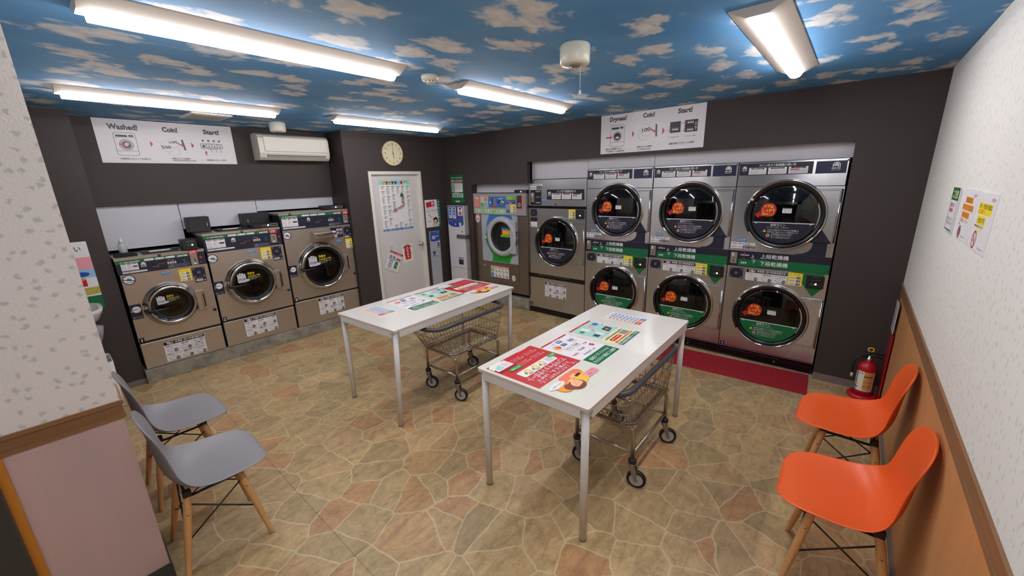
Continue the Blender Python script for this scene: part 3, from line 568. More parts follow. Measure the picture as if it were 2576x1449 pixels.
# ================================================================ stacked dryers (front faces -x)
RZ = -pi/2
XFd = .0696
def hinge_plate(T_, x0, z0, x1, z1, parent):
    m = MB(); m.box(x0, -.014, z0, x1, 0, z1, STEELD, .004); m.box(x0+.01, -.018, z0+.012, x1-.012, -.012, z1-.012, STEELD, .003); m.tube([(x1-.004, -.016, z0), (x1-.004, -.016, z1)], .006, CHROME, 8); return m.build('hinge', parent)
def dryer_door(t, cx, cz, r, ink, hx, segline=-.058):
    d = MB(); d.torus([(r, 0), (r, -.02), (r-.003, -.034), (r-.010, -.040), (r-.018, -.034), (r-.022, -.02), (r-.022, 0)], CHROME, axis='y', c=(cx, 0, cz), n=64)
    door = d.build('door', t); door['label'] = 'round dark glass door with a chrome rim'
    MB().torus([(r-.021, -.004), (r-.021, -.028), (r-.028, -.028), (r-.050, -.021), (r-.053, -.004)], mat('black_door_rim', (16, 16, 19), .3), axis='y', c=(cx, 0, cz), n=56).build('gasket', door)
    MB().lathe([(r-.05, -.014), (r-.07, -.022), (.001, -.024)], GLASSD, 'y', (cx, 0, cz), 48, cap=False).build('glass', door)
    hinge_plate(None, hx[0], hx[1], hx[2], hx[3], door)
    h = MB(); a0 = radians(196); pts = []
    for i in range(9):
        a = radians(160+i*6.5); pts.append((cx+(r-.018)*cos(a), -.048, cz+(r-.018)*sin(a)))
    h.tube(pts, .012, BLACK, 8); h.build('handle', door)
    a = radians(152); MB().lathe([(.012, 0), (.012, -.014), (.008, -.018)], mat('pale_stud', (220, 220, 205), .3), 'y', (cx+(r-.02)*cos(a), -.034, cz+(r-.02)*sin(a)), 14).build('stud', door)
    # sticker: filled chord below the guide line
    R = r-.058; D = Dec(FRONT(-.0255)); zc = segline; a1 = math.asin(zc/R); pts = []
    n = 24
    for i in range(n+1):
        a = pi-a1+(2*a1+pi)*0 + (pi+2*a1)*i/n if 0 else (pi - a1) + ((2*pi + a1) - (pi - a1))*i/n
        pts.append((cx+R*cos(a), cz+R*sin(a)))
    D.poly(pts, ink); xl = R*cos(a1)
    D.rect(cx-xl+.012, cz+zc-.009, cx+xl-.012, cz+zc-.003, 'white'); D.poly([(cx-xl+.012, cz+zc-.003), (cx-xl+.045, cz+zc-.02), (cx-xl+.034, cz+zc-.003)], 'white'); D.poly([(cx+xl-.012, cz+zc-.003), (cx+xl-.045, cz+zc-.02), (cx+xl-.034, cz+zc-.003)], 'white')
    D.text('目安ライン', cx-.03, cz+zc-.034, .023, 'white', 'c', W=.105, bold=.015); D.text('※ドアをきちんと閉めないと乾きません。', cx-.03, cz+zc-.05, .010, 'white', 'c', W=.16, bold=0)
    D.poly([(cx-.135, cz+zc-.086), (cx-.112, cz+zc-.086), (cx-.1235, cz+zc-.064)], 'yellow'); D.text('!', cx-.1235, cz+zc-.084, .016, 'black', 'c', bold=.03)
    D.text('アロマオイル及びマッサージオイルなどが付着した', cx-.105, cz+zc-.073, .014, 'white', W=.225, bold=.01); D.text('洗濯物は火災の原因になりますので乾燥を禁止します。', cx-.105, cz+zc-.09, .012, 'white', W=.225, bold=.005)
    D.disc(cx-.095, cz+zc-.116, .015, 'red'); D.disc(cx-.095, cz+zc-.116, .0125, 'lpink'); D.disc(cx-.095, cz+zc-.116, .008, 'dred')
    for i, s_ in enumerate(('● 乾燥時間終了後は約5分で取出し', '● コインは1枚ずつ入れてください。', '● ペット用品の乾燥はできません。')): D.text(s_, cx-.07, cz+zc-.107-.014*i, .011, 'white', W=.15-.006*i, bold=.005)
    D.build('guide_sticker', door)
    D = Dec(FRONT(-.0255)); rx, rz = cx-.113, cz+.042; D.poly([(rx-.02, rz-.01), (rx-.062, rz-.024), (rx-.060, rz-.012), (rx-.100, rz-.040), (rx-.068, rz-.072), (rx-.067, rz-.058), (rx-.02, rz-.05)], 'red'); D.disc(rx, rz, .058, 'red')
    D.text('ドアは', rx, rz+.016, .034, 'yellow', 'c', W=.065, bold=.02); D.text('しっかり', rx, rz-.014, .030, 'yellow', 'c', W=.09, bold=.02); D.text('閉めましょう', rx, rz-.044, .026, 'yellow', 'c', W=.088, bold=.02); D.build('red_sticker', door)
    D = Dec(FRONT(-.0255)); lx, lz = cx-.014, cz+.018; D.sheet(lx, lz, lx+.065, lz+.043, 'white', .0004); D.rect(lx, lz+.036, lx+.065, lz+.043, 'teal'); D.text('使用上の注意', lx+.006, lz+.024, .009, 'red', W=.05); D.lines(lx+.012, lz+.003, lx+.06, lz+.022, 2, 'dgrey', JP); D.build('small_label', door)
    MB().lathe([(r-.07, .02), (r-.03, .05), (r-.03, .5), (.05, .53), (.001, .53)], DRUM, 'y', (cx, 0, cz), 36, cap=False).build('drum', t)
    return door
def usage(D, x0, y0, x1, y1):
    D.sheet(x0, y0, x1, y1, 'navy', .0012); W = x1-x0; h = y1-y0; D.text('コイン式ガス乾燥機の使い方', x0+W*.28, y1-h*.27, h*.24, 'white', W=W*.5, bold=.02); logo(D, x0+W*.075, y1-h*.38, h*.17)
    for i, s_ in enumerate(('洗濯物を入れる', 'コインを入れる', 'スタートを押す')):
        a = x0+W*(.14+.275*i); b = a+W*.25; D.rr(a, y0+h*.06, b, y0+h*.63, .003, 'white'); D.rr(a+W*.03, y0+h*.5, b-W*.03, y0+h*(.6 if i < 2 else .64), .004, 'black'); D.text(s_, (a+b)/2, y0+h*.525, h*.07, 'white', 'c', W=W*.13, bold=0)
        D.frame(a+W*.02, y0+h*.14, a+W*.07, y0+h*.36, .0012, 'purple'); D.ring(a+W*.045, y0+h*.25, .005, .0065, 'purple', 12); D.lines(a+W*.08, y0+h*.14, b-W*.015, y0+h*.44, 3, 'dgrey' if i != 1 else 'purple', JP[i:])
    a = x0+W*.71; D.rect(a, y0+h*.36, a+W*.12, y0+h*.44, 'red')
def stack_dryer(y, num, label, first=None):
    W = .752
    if first:
        t = copy_tree(first); t.location = (XFd, y, 0); tag(t, label)
    else:
        t = thing('stacked_dryer', label, 'tumble dryer', (XFd, y, 0), RZ, 'stacked pairs of dryers along the wall')
        b = MB(); b.shell(.002, .02, 0, W-.002, .74, 1.80, mat('dryer_side_dark', (66, 64, 62), .5)); b.build('cabinet', t)
        b = MB(); b.box(.003, 0, 1.60, W-.003, .03, 1.806, STEELD, .003); b.build('header_panel', t)
        b = MB(); b.holed(.003, 1.036, W-.003, 1.597, 0, .03, [(.384, 1.365, .222)], STEELD); b.build('upper_panel', t)
        b = MB(); b.holed(.003, .108, W-.003, .893, 0, .03, [(.382, .470, .222)], STEELD); b.build('lower_panel', t)
        D = Dec(FRONT(0)); usage(D, .010, 1.696, .530, 1.791); D.build('usage_label', t)
        D = Dec(FRONT(0)); D.sheet(.548, 1.695, .738, 1.788, mat('navy_film', (24, 34, 66), .3), .0012); logo(D, .675, 1.755, .024); D.build('brand_panel', t)
        du = dryer_door(t, .384, 1.365, .294, 'navy', (.590, 1.155, .742, 1.577))
        dl = dryer_door(t, .382, .470, .294, 'green', (.580, .248, .742, .676))
        D = Dec(FRONT(0)); D.T = FRONT(-.0188); D.poly([(.655, 1.257), (.592, 1.157), (.722, 1.157)], 'navy'); D.T = FRONT(0); D.poly([(.584, 1.154), (.584, 1.146), (.722, 1.146), (.722, 1.154)], 'navy'); p = [(.705, 1.147), (.705, 1.037), (.50, 1.037)]
        for i in range(9): p.append((.50+.12*sin(i/8*pi/2), 1.037+.0+.10*(1-cos(i/8*pi/2))))
        D.poly(p[:3]+[(.50, 1.045), (.55, 1.052), (.585, 1.072), (.605, 1.10), (.61, 1.147)], 'navy'); D.build('up_arrow', t)
        D = Dec(FRONT(0)); D.poly([(.662, .692), (.722, .772), (.722, .89), (.50, .89), (.54, .875), (.575, .84), (.583, .795)], 'green'); D.build('down_arrow', t)
        D = Dec(FRONT(0)); D.sheet(.003, .895, W-.003, 1.034, 'navy', .002, .0)
        D.rect(.085, .90, .225, .962, 'green'); D.poly([(.215, .972), (W-.006, .972), (W-.006, .897), (.54, .897), (.215, .905)], 'green')
        D.frame(.235, .91, W-.045, .966, .0012, 'dgreen'); D.text('上段乾燥機', .256, .985, .042, 'white', W=.207, bold=.02); D.text('下段乾燥機', .256, .922, .042, 'white', W=.207, bold=.02)
        D.text('上', .180, .978, .036, 'white', W=.03); D.text('下', .192, .935, .036, 'white', W=.03)
        for i in range(4): D.rr(.098+.018*i, .995, .111+.018*i, 1.006, .002, 'lgrey'); 
        D.disc(.125, 1.018, .003, 'led', 10); D.rect(.10, .966, .155, .978, 'black'); D.text('8888', .104, .967, .011, 'brown', W=.045)
        for i in range(3): D.poly([(.108+.016*i, .93), (.118+.016*i, .93), (.113+.016*i, .914)], 'white'); D.rect(.107+.016*i, .93, .119+.016*i, .937, 'white')
        D.build('control_band', t)
        D = Dec(FRONT(-.002)); D.sheet(.02, .918, .072, 1.02, mat('coin_plate', (168, 160, 146), .35, .7), .003, .004); D.rect(.028, .985, .046, 1.012, 'white'); D.text('100円', .029, .99, .009, 'black', W=.015); D.line(.05, .985, .05, .96, .003, 'black'); D.disc(.046, .945, .007, 'dgrey', 12); D.line(.046, .945, .046, .925, .004, 'dgrey'); D.build('coin_unit', t)
        D = Dec(FRONT(0)); plate4(D, .026, .785, .132, .875); D.build('cover_plate', t)
        D = Dec(FRONT(0)); load_chart(D, .157, .774, .474, .878, '14kg', 1, '乾燥機 1回の乾燥容量目安', nums=['4枚', '14kg', '14枚']); D.build('load_chart', t)
        D = Dec(FRONT(0)); yellow_sticker(D, .478, .772, .580, .882); D.build('yellow_sticker', t)
        D = Dec(FRONT(0)); D.sheet(.608, .770, .728, .872, BLACK, .012, .004); D.ring(.668, .848, .02, .0215, 'grey', 20, 20, 160); D.rr(.635, .835, .70, .843, .003, 'dgrey'); D.rr(.64, .80, .665, .812, .002, 'dgreen'); D.rect(.668, .799, .68, .813, 'lite'); D.rr(.625, .796, .712, .797, .0002, 'grey'); D.build('card_reader', t)
        D = Dec(FRONT(0)); D.sheet(.064, 1.121, .130, 1.152, 'blue', .0006); D.text('使用方法の動画', .069, 1.138, .010, 'pyel', W=.056); D.text('はこちらから', .069, 1.126, .009, 'white', W=.05); D.build('blue_label', t)
        D = Dec(FRONT(0)); D.sheet(.012, 1.057, .202, 1.112, 'white', .0006); D.text('縮む物は低温で', .022, 1.094, .017, 'black', W=.165, bold=.015); D.text('100円で10分', .016, 1.064, .022, 'black', W=.085, bold=.01); D.rect(.106, 1.059, .20, 1.088, 'navy'); D.text('乾燥の目安時間', .11, 1.077, .009, 'white', W=.085); D.text('30分〜40分', .112, 1.062, .013, 'white', W=.08, bold=.01); D.build('price_label', t)
        D = Dec(FRONT(-.001)); D.sheet(.003, .004, W-.003, .104, BLKGLS, .004, 0); D.line(.02, .078, W-.25, .078, .001, 'grey'); D.line(.5, .066, W-.03, .062, .0008, 'dgrey'); D.line(.003, .103, W-.003, .103, .002, 'lgrey'); D.line(.003, .006, W-.003, .006, .0015, 'lgrey'); D.build('kick_plate', t)
        MB().lathe([(.011, 0), (.011, -.006), (.007, -.009)], mat('key_lock', (92, 78, 66), .4, .6), 'y', (.472, -.004, .045), 14).build('lock', t)
        for x in (.012, W-.012): MB().lathe([(.006, 0), (.006, -.004)], mat('key_lock', (92, 78, 66), .4, .6), 'y', (x, 0, 1.79), 10).build('screw', t)
    D = Dec(FRONT(0)); D.sheet(.014, .108, .050, .142, 'navy', .001); D.text(str(num), .032, .115, .026, 'white', 'c', bold=.03); D.build('number_plate', t)
    return t
s0 = stack_dryer(-2.3275, 2, 'stacked pair of steel dryers beside the single-door dryer, partly behind the front table')
plate = [c for c in kids(s0) if c.name.startswith('number_plate')][0]
plate.parent = None
stack_dryer(-3.081, 3, 'middle stacked pair of steel dryers, between two other stacked pairs', s0)
stack_dryer(-3.834, 4, 'stacked pair of steel dryers nearest the fire extinguisher, at the right end', s0)
plate.parent = s0
# ---- single dryer
t = thing('single_dryer', 'single-door steel dryer with black dividing strips, left of the stacked dryers', 'tumble dryer', (XFd, -1.492, 0), RZ)
W = .832
MB().shell(.002, .02, .0, W-.002, .74, 1.705, mat('dryer_side_dark', (66, 64, 62), .5)).build('cabinet', t)
MB().box(.003, 0, 1.397, W-.003, .03, 1.713, STEELD, .003).build('header_panel', t)
MB().holed(.003, .532, W-.003, 1.368, 0, .03, [(.441, .965, .24)], STEELD).build('front_panel', t)
lp = MB().box(.003, 0, .068, W-.003, .03, .482, STEELD, .003).build('lower_panel', t)
D = Dec(FRONT(.001)); D.sheet(.003, 1.37, W-.003, 1.396, BLKGLS, .004); D.build('divider_strip', t); D = Dec(FRONT(.001)); D.sheet(.003, .484, W-.003, .530, BLKGLS, .004); D.text('乾燥中にドアを開けると停止します。再スタートは緑のボタンを押してください', .16, .515, .010, 'grey', W=.48, bold=0); D.build('divider_strip', t)
D = Dec(FRONT(-.001)); D.sheet(.003, .004, W-.003, .066, BLKGLS, .004); D.build('kick_plate', t)
D = Dec(FRONT(0)); usage(D, .288, 1.475, .805, 1.594); D.build('usage_label', t)
D = Dec(FRONT(0)); D.sheet(.033, 1.594, .222, 1.662, 'white', .0006); D.text('縮む物は低温で', .04, 1.642, .018, 'black', W=.16, bold=.015); D.text('100円で8分', .038, 1.603, .026, 'black', W=.085, bold=.01); D.rect(.13, 1.597, .22, 1.636, 'navy'); D.text('乾燥の目安時間', .134, 1.62, .009, 'white', W=.08); D.text('30分〜40分', .136, 1.602, .013, 'white', W=.075, bold=.01); D.build('price_label', t)
D = Dec(FRONT(0)); D.sheet(.040, 1.411, .203, 1.588, 'black', .003); D.rect(.118, 1.44, .195, 1.56, 'navy')
for i in range(4): D.rr(.122+.018*i, 1.565, .134+.018*i, 1.578, .002, 'lgrey'); D.rr(.122+.018*i, 1.43, .134+.018*i, 1.443, .002, 'lgrey')
D.text('高温 中温 低温', .125, 1.50, .012, 'white', W=.065); D.build('control_panel', t)
D = Dec(FRONT(-.003)); D.sheet(.05, 1.442, .10, 1.558, mat('coin_plate', (168, 160, 146), .35, .7), .003, .004); D.rect(.056, 1.51, .076, 1.55, 'white'); D.text('100円', .057, 1.525, .01, 'black', W=.017); D.line(.082, 1.52, .082, 1.46, .004, 'black'); D.build('coin_unit', t)
D = Dec(FRONT(0)); D.sheet(.213, 1.452, .280, 1.487, 'blue', .0006); D.text('使用方法の動画', .218, 1.471, .011, 'pyel', W=.056); D.text('はこちらから', .218, 1.458, .01, 'white', W=.05); D.build('blue_label', t)
D = Dec(FRONT(0)); plate4(D, .036, 1.268, .134, 1.357); D.sheet(.036, 1.207, .134, 1.252, 'black', .002); D.text('8888', .06, 1.22, .018, 'dred', W=.05); D.build('cover_plate', t)
D = Dec(FRONT(0)); D.sheet(.034, 1.134, .136, 1.199, 'white', .0006); D.text('⚠', .085, 1.172, .02, 'orange', 'c'); D.lines(.044, 1.138, .126, 1.168, 3, 'dgrey', JP); D.build('warning_label', t)
D = Dec(FRONT(0)); yellow_sticker(D, .598, 1.255, .696, 1.366); D.build('yellow_sticker', t)
D = Dec(FRONT(0)); D.sheet(.699, 1.258, .811, 1.364, BLACK, .010, .004); D.rr(.72, 1.325, .79, 1.333, .003, 'dgrey'); D.rr(.725, 1.292, .75, 1.303, .002, 'dgreen'); D.rect(.752, 1.29, .766, 1.304, 'lite'); D.build('card_reader', t)
dryer_door(t, .441, .965, .312, 'navy', (.640, .715, .822, 1.208), -.065)
D = Dec(FRONT(0)); load_chart(D, .252, .245, .574, .437, '23kg', 2, '乾燥機 1回の乾燥容量目安', nums=['2枚', '3枚', '1枚', '12枚', '23kg', '20枚']); D.build('load_chart', lp)
D = Dec(FRONT(0)); D.sheet(.022, .085, .054, .130, 'black', .001); D.text('1', .038, .093, .032, 'white', 'c', bold=.03); D.build('number_plate', t)
MB().lathe([(.011, 0), (.011, -.006), (.007, -.009)], mat('key_lock', (92, 78, 66), .4, .6), 'y', (.415, 0, 1.42), 14).build('lock', t)
# ---- combination washer dryer
t = thing('washer_dryer', 'grey-brown washer dryer with white ring door and coloured control panel, by the corner', 'washing machine', (.0287, -.5506, .0255), RZ); t.scale = (.96, .985, .985)
W = .984
GST = steel('grey_brown_steel', (140, 128, 116), .38, .85)
MB().shell(0, .03, .19, W-.004, .74, 1.545, GST).box(0, .012, .19, .135, .03, 1.545, GST).box(.815, .012, .19, W-.004, .03, 1.545, GST).box(.135, .012, .19, .815, .03, .60, GST).box(.135, .012, 1.262, .815, .03, 1.545, GST).build('cabinet', t)
SG = mat('silver_grey_paint', (150, 152, 160), .4)
D = Dec(FRONT(.012)); D.sheet(.0, 1.268, W-.006, 1.550, SG, .022); pnl = D
D.rr(.026, 1.360, .118, 1.522, .004, 'salmon'); D.text('15kg', .038, 1.475, .045, 'white', W=.065, bold=.02); D.lines(.036, 1.375, .108, 1.455, 4, 'lpink', JP)
D.rr(.146, 1.360, .290, 1.519, .003, 'lgrey'); D.rect(.15, 1.505, .286, 1.517, 'salmon')
for i, (a, b, c_) in enumerate(((.152, 1.44, 'lpink'), (.222, 1.44, 'gold'), (.152, 1.368, 'lgreen'), (.222, 1.368, 'lblue'))):
    D.rect(a, b, a+.06, b+.058, c_); D.lines(a+.004, b+.004, a+.056, b+.054, 4, 'dgrey', JP[i:])
D.rr(.312, 1.362, .628, 1.508, .004, 'bluebox'); D.rect(.37, 1.38, .40, 1.495, 'mblue'); D.rect(.43, 1.385, .456, 1.49, 'dred'); D.rect(.402, 1.385, .426, 1.49, 'teal')
for i in range(4): D.text('標準', .433, 1.468-.026*i, .012, 'white', W=.02); D.rect(.405, 1.47-.026*i, .424, 1.482-.026*i, 'lblue')
D.rr(.475, 1.415, .535, 1.46, .003, 'black'); D.rr(.478, 1.418, .532, 1.457, .003, 'mblue'); D.text('洗濯乾燥', .495, 1.475, .016, 'white', W=.09); D.rr(.36, 1.365, .46, 1.388, .004, 'brown'); D.disc(.345, 1.43, .012, 'white', 14)
D.rect(.640, 1.466, .805, 1.520, 'lgreen'); D.text('洗濯乾燥 コース', .655, 1.495, .017, 'white', W=.13); D.text('1,200円', .67, 1.472, .017, 'yellow', W=.08); D.rect(.640, 1.412, .805, 1.463, 'mblue'); D.text('洗濯のみ コース', .655, 1.44, .017, 'white', W=.13); D.text('600円', .68, 1.417, .017, 'white', W=.06)
D.rect(.64, 1.30, .70, 1.335, 'blue')
D.rect(.018, 1.281, .628, 1.342, 'white'); D.rect(.022, 1.285, .624, 1.338, 'lgreen'); D.text('洗濯から乾燥まで全自動!!', .034, 1.294, .05, 'dgreen', W=.58, bold=.045); D.h += .0001; D.text('洗濯から乾燥まで全自動!!', .034, 1.294, .05, 'white', W=.58, bold=.018)
D.rr(.914, 1.362, .938, 1.526, .002, 'salmon'); D.rect(.83, 1.34, .905, 1.355, 'salmon'); D.build('control_panel', t)
MB().lathe([(.036, 0), (.036, -.012), (.022, -.024), (.001, -.024)], CHROME, 'y', (.572, -.011, 1.432), 24).build('program_dial', t)
D = Dec(FRONT(-.011)); D.sheet(.828, 1.358, .910, 1.522, mat('bronze_plate', (110, 84, 76), .3, .6), .003); D.line(.86, 1.50, .86, 1.45, .005, 'black'); D.disc(.872, 1.405, .022, 'lgrey', 18); D.disc(.872, 1.405, .012, 'dgrey', 14); D.build('coin_unit', t)
D = Dec(FRONT(-.011)); yellow_sticker(D, .708, 1.300, .805, 1.414); D.build('yellow_sticker', t)
D = Dec(FRONT(.012)); D.disc(.053, 1.205, .046, 'lpink', ry=.062); D.ring(.053, 1.205, .028, .034, 'salmon'); D.disc(.053, 1.205, .028, 'white'); D.poly([(.03, 1.215), (.06, 1.195), (.08, 1.2), (.07, 1.18), (.035, 1.195)], 'purple'); D.build('round_sticker', t)
D = Dec(FRONT(.004)); D.holed(.135, .600, .815, 1.267, .004, .012, [(.546, .972, .212)], mat('silver_blue_panel', (176, 184, 196), .3, .2))
D.poly([(.29, 1.262), (.70, 1.262), (.735, 1.22), (.66, 1.19), (.54, 1.23), (.42, 1.20), (.30, 1.16), (.24, 1.09), (.22, 1.04), (.24, 1.14)], 'bluebox')
D.poly([(.225, 1.06), (.212, .97), (.225, .86), (.29, .76), (.34, .70), (.33, .605), (.66, .605), (.68, .66), (.74, .735), (.6, .73), (.45, .74), (.34, .80), (.28, .88)], 'vgreen'); D.build('front_panel', t)
cx, cz = .546, .972
dd = MB(); dd.torus([(.277, 0), (.277, -.022), (.268, -.045), (.235, -.056), (.212, -.052), (.2, -.036), (.197, 0)], mat('pale_grey_ring', (176, 180, 186), .35), axis='y', c=(cx, .006, cz), n=56)
dd.box(cx+.16, -.04, .745, .806, .0, 1.195, mat('pale_grey_ring', (176, 180, 186), .35), .012)
door = dd.build('door', t); door['label'] = 'pale grey ring door'
MB().torus([(.2, -.03), (.2, .05), (.182, .05), (.186, -.034)], RUBBER, axis='y', c=(cx, 0, cz), n=48).build('gasket', door)
MB().lathe([(.188, -.01), (.15, .02), (.001, .03)], glass('clear_bowl', (60, 62, 62), .04, .28), 'y', (cx, 0, cz), 40, cap=False).build('glass', door)
MB().box(.79, -.03, .87, .822, -.005, 1.06, DKGREY, .006).build('hinge', door)
m = MB(); m.lathe([(.02, 0), (.026, -.02), (.02, -.03)], mat('pale_grey_ring', (176, 180, 186), .35), 'y', (.262, -.04, .945), 18); m.prism([(.20, .925), (.262, .965), (.27, .93)], .035, .055, mat('pale_grey_ring', (176, 180, 186), .35), FRONT(-.01)); m.build('handle', door)
MB().lathe([(.21, .03), (.235, .08), (.235, .35), (.001, .36)], mat('pale_drum', (150, 148, 142), .35, .9), 'y', (cx, 0, cz), 40, cap=False).build('drum', t)
D = Dec(FRONT(.02)); D.rect(cx-.03, cz+.02, cx+.15, cz+.12, 'orange'); D.rect(cx-.04, cz+.09, cx+.15, cz+.12, 'blue'); D.text('消毒済', cx, cz+.04, .04, 'yellow', W=.1); D.rect(cx-.06, cz-.01, cx+.16, cz+.02, 'lgreen'); D.build('inner_label', door)
MB().box(.10, .004, .30, .82, .016, .575, GST, .003).build('lower_panel', t)
D = Dec(FRONT(.004)); D.sheet(.286, .378, .638, .542, 'white', .001); D.rect(.288, .512, .636, .541, 'salmon'); D.text('1回で洗濯乾燥できる容量目安', .30, .52, .016, 'white', W=.32)
for r in range(2):
    D.rect(.292, .45-.066*r, .345, .505-.066*r, ('lgreen', 'bluebox')[r]); D.text(('洗濯乾燥', '洗濯のみ')[r], .296, .472-.066*r, .013, 'white', W=.045)
    for c in range(4): D.poly([(.37+.068*c, .47-.066*r), (.385+.068*c, .488-.066*r), (.405+.068*c, .474-.066*r), (.395+.068*c, .46-.066*r)], ('grey', 'lgreen', 'gold', 'brown')[c]); D.disc(.405+.068*c, .46-.066*r, .01, 'blue' if r else 'lgreen', 12); D.text(('毛布', 'シーツ', '衣類', 'タオル')[c], .365+.068*c, .495-.066*r, .01, 'black', W=.04)
D.build('load_chart', t)
D = Dec(FRONT(.004)); D.disc(.725, .40, .033, 'white', ry=.042); D.ring(.725, .40, .022, .026, 'dred'); D.text('洗濯', .725, .392, .018, 'dred', 'c', W=.034); D.disc(.16, .535, .0, 'white', 3); D.text('4', .15, .52, .04, 'white', bold=.03); D.build('round_label', t)
reader((.035, -1.288, 1.5495), .195, .045, .16, 'flat black card reader on top of the washer dryer by the corner', RZ)
# ================================================================ ceiling fittings
def lamp(x, y, label):
    t = thing('ceiling_lamp', label, 'ceiling light', (x, y, H), 0, 'long white tube lamps on the ceiling')
    pr = [(-.105, 0), (-.105, -.004), (-.036, -.037), (.036, -.037), (.105, -.004), (.105, 0)]
    m = MB(); L = .625
    vs = [(sx*L, p, z) for sx in (-1, 1) for p, z in pr]; m.add(vs, [tuple(range(5, -1, -1)), tuple(range(6, 12))]+[(i, (i+1) % 6, (i+1) % 6+6, i+6) for i in range(6)], mat('lamp_body', (206, 198, 188), .45)); m.build('reflector', t)
    pr = [(.034, -.037)] + [(.035*cos(radians(a)), -.040-.025*sin(radians(a))) for a in range(0, 181, 20)] + [(-.034, -.037)]
    m = MB(); n = len(pr); L = .60
    vs = [(sx*L, p, z) for sx in (-1, 1) for p, z in pr]; m.add(vs, [tuple(range(n-1, -1, -1)), tuple(range(n, 2*n))]+[(i, i+1, i+1+n, i+n) for i in range(n-1)]+[(n-1, 0, n, 2*n-1)], TUBEM, True); m.build('tube', t)
    return t
l0 = lamp(-3.14, -2.575, 'long tube lamp in the left column, large, near the left wall end')
for x, y, lb in ((-3.14, -.87, 'long tube lamp above the washing machine sign, in front of the vent'), (-1.42, -2.575, 'tube lamp in the middle of the ceiling, beside the smoke detector'), (-1.42, -.87, 'farthest tube lamp, near the wall clock and door'), (-1.42, -4.265, 'tube lamp at the top right, nearest the right wall and dryers'), (-3.14, -4.265, 'tube lamp directly overhead of the viewpoint, outside the photo'), (-4.86, -4.265, 'unseen tube lamp added behind the viewpoint by the entrance to brighten the left pier')):  # last one, by the entrance, is added unseen to brighten the left pier
    c = copy_tree(l0); c.location = (x, y, H); c['label'] = lb
def emerg(x, y, label, cord):
    t = thing('emergency_light', label, 'emergency light', (x, y, H), 0, 'round emergency lights on the ceiling')
    MB().lathe([(.066, 0), (.072, -.008), (.072, -.078), (.066, -.088), (.04, -.09), (.001, -.09)], mat('ivory_plastic', (214, 212, 196), .3), n=36).build('housing', t)
    MB().lathe([(.03, -.089), (.028, -.094), (.001, -.095)], mat('smoked_lens', (120, 110, 96), .1), n=20).build('lens', t)
    if cord:
        MB().tube([(.018, -.02, -.09), (.018, -.02, -.20)], .0014, WHITE, 6).build('pull_cord', t); MB().lathe([(.001, 0), (.006, -.004), (.0065, -.018), (.001, -.024)], mat('ivory_plastic', (214, 212, 196), .3), c=(.018, -.02, -.20), n=12).build('cord_knob', t)
emerg(-2.15, -3.52, 'round ivory emergency light with a pull cord, hanging over the dryers side', True)
emerg(-2.26, -.17, 'small round emergency light above the air conditioner', False)
t = thing('smoke_detector', 'small round smoke detector on the blue ceiling between the tube lamps', 'smoke detector', (-2.295, -2.60, H))
MB().lathe([(.05, 0), (.052, -.012), (.046, -.03), (.001, -.03)], mat('ivory_plastic', (214, 212, 196), .3), n=28).build('housing', t)
m = MB(); m.lathe([(.03, -.030), (.03, -.038), (.02, -.046), (.001, -.046)], mat('ivory_plastic', (214, 212, 196), .3), n=24)
for i in range(8):
    a = i*pi/4; m.box(-.004, .028, -.037, .004, .0305, -.031, BLACK, T=Matrix.Rotation(a, 4, 'Z'))
m.build('sensor_head', t)
t = thing('ceiling_vent', 'small white square vent on the ceiling above the washing machine sign', 'vent', (-2.85, -.215, H), radians(3))
MB().box(-.15, -.17, -.014, .15, .17, 0, WHITE, .004).build('frame', t)
m = MB()
for i in range(11): m.box(-.12, -.135+i*.025, -.018, .12, -.125+i*.025, -.012, mat('vent_grey', (150, 140, 126), .5))
m.build('grille', t)
# ================================================================ wall things
# air conditioner
t = thing('air_conditioner', 'white wall air conditioner on the dark beam beside the washing sign', 'air conditioner', (-2.335, YB, 1.995))
pr = [(0, .0), (-.15, .0), (-.185, .025), (-.198, .07), (-.195, .22), (-.17, .252), (-.12, .27), (0, .27)]
m = MB(); n = len(pr); L = .745
m.add([(x, p, z) for x in (0, L) for p, z in pr], [tuple(range(n-1, -1, -1)), tuple(range(n, 2*n))]+[(i, (i+1) % n, (i+1) % n+n, i+n) for i in range(n)], mat('aircon_white', (216, 212, 198), .3), False); m.build('casing', t)
MB().box(.05, -.206, .085, L-.012, -.194, .235, mat('aircon_white', (216, 212, 198), .3), .005).build('front_cover', t)
MB().box(.07, -.1945, .03, L-.05, -.16, .055, BLACK).build('air_outlet', t)
m = MB(); m.box(.075, -.204, .034, L-.055, -.186, .04, mat('aircon_white', (216, 212, 198), .3), .002); m.box(.08, -.2, .05, L-.06, -.19, .053, mat('aircon_white', (216, 212, 198), .3)); m.build('louver', t)
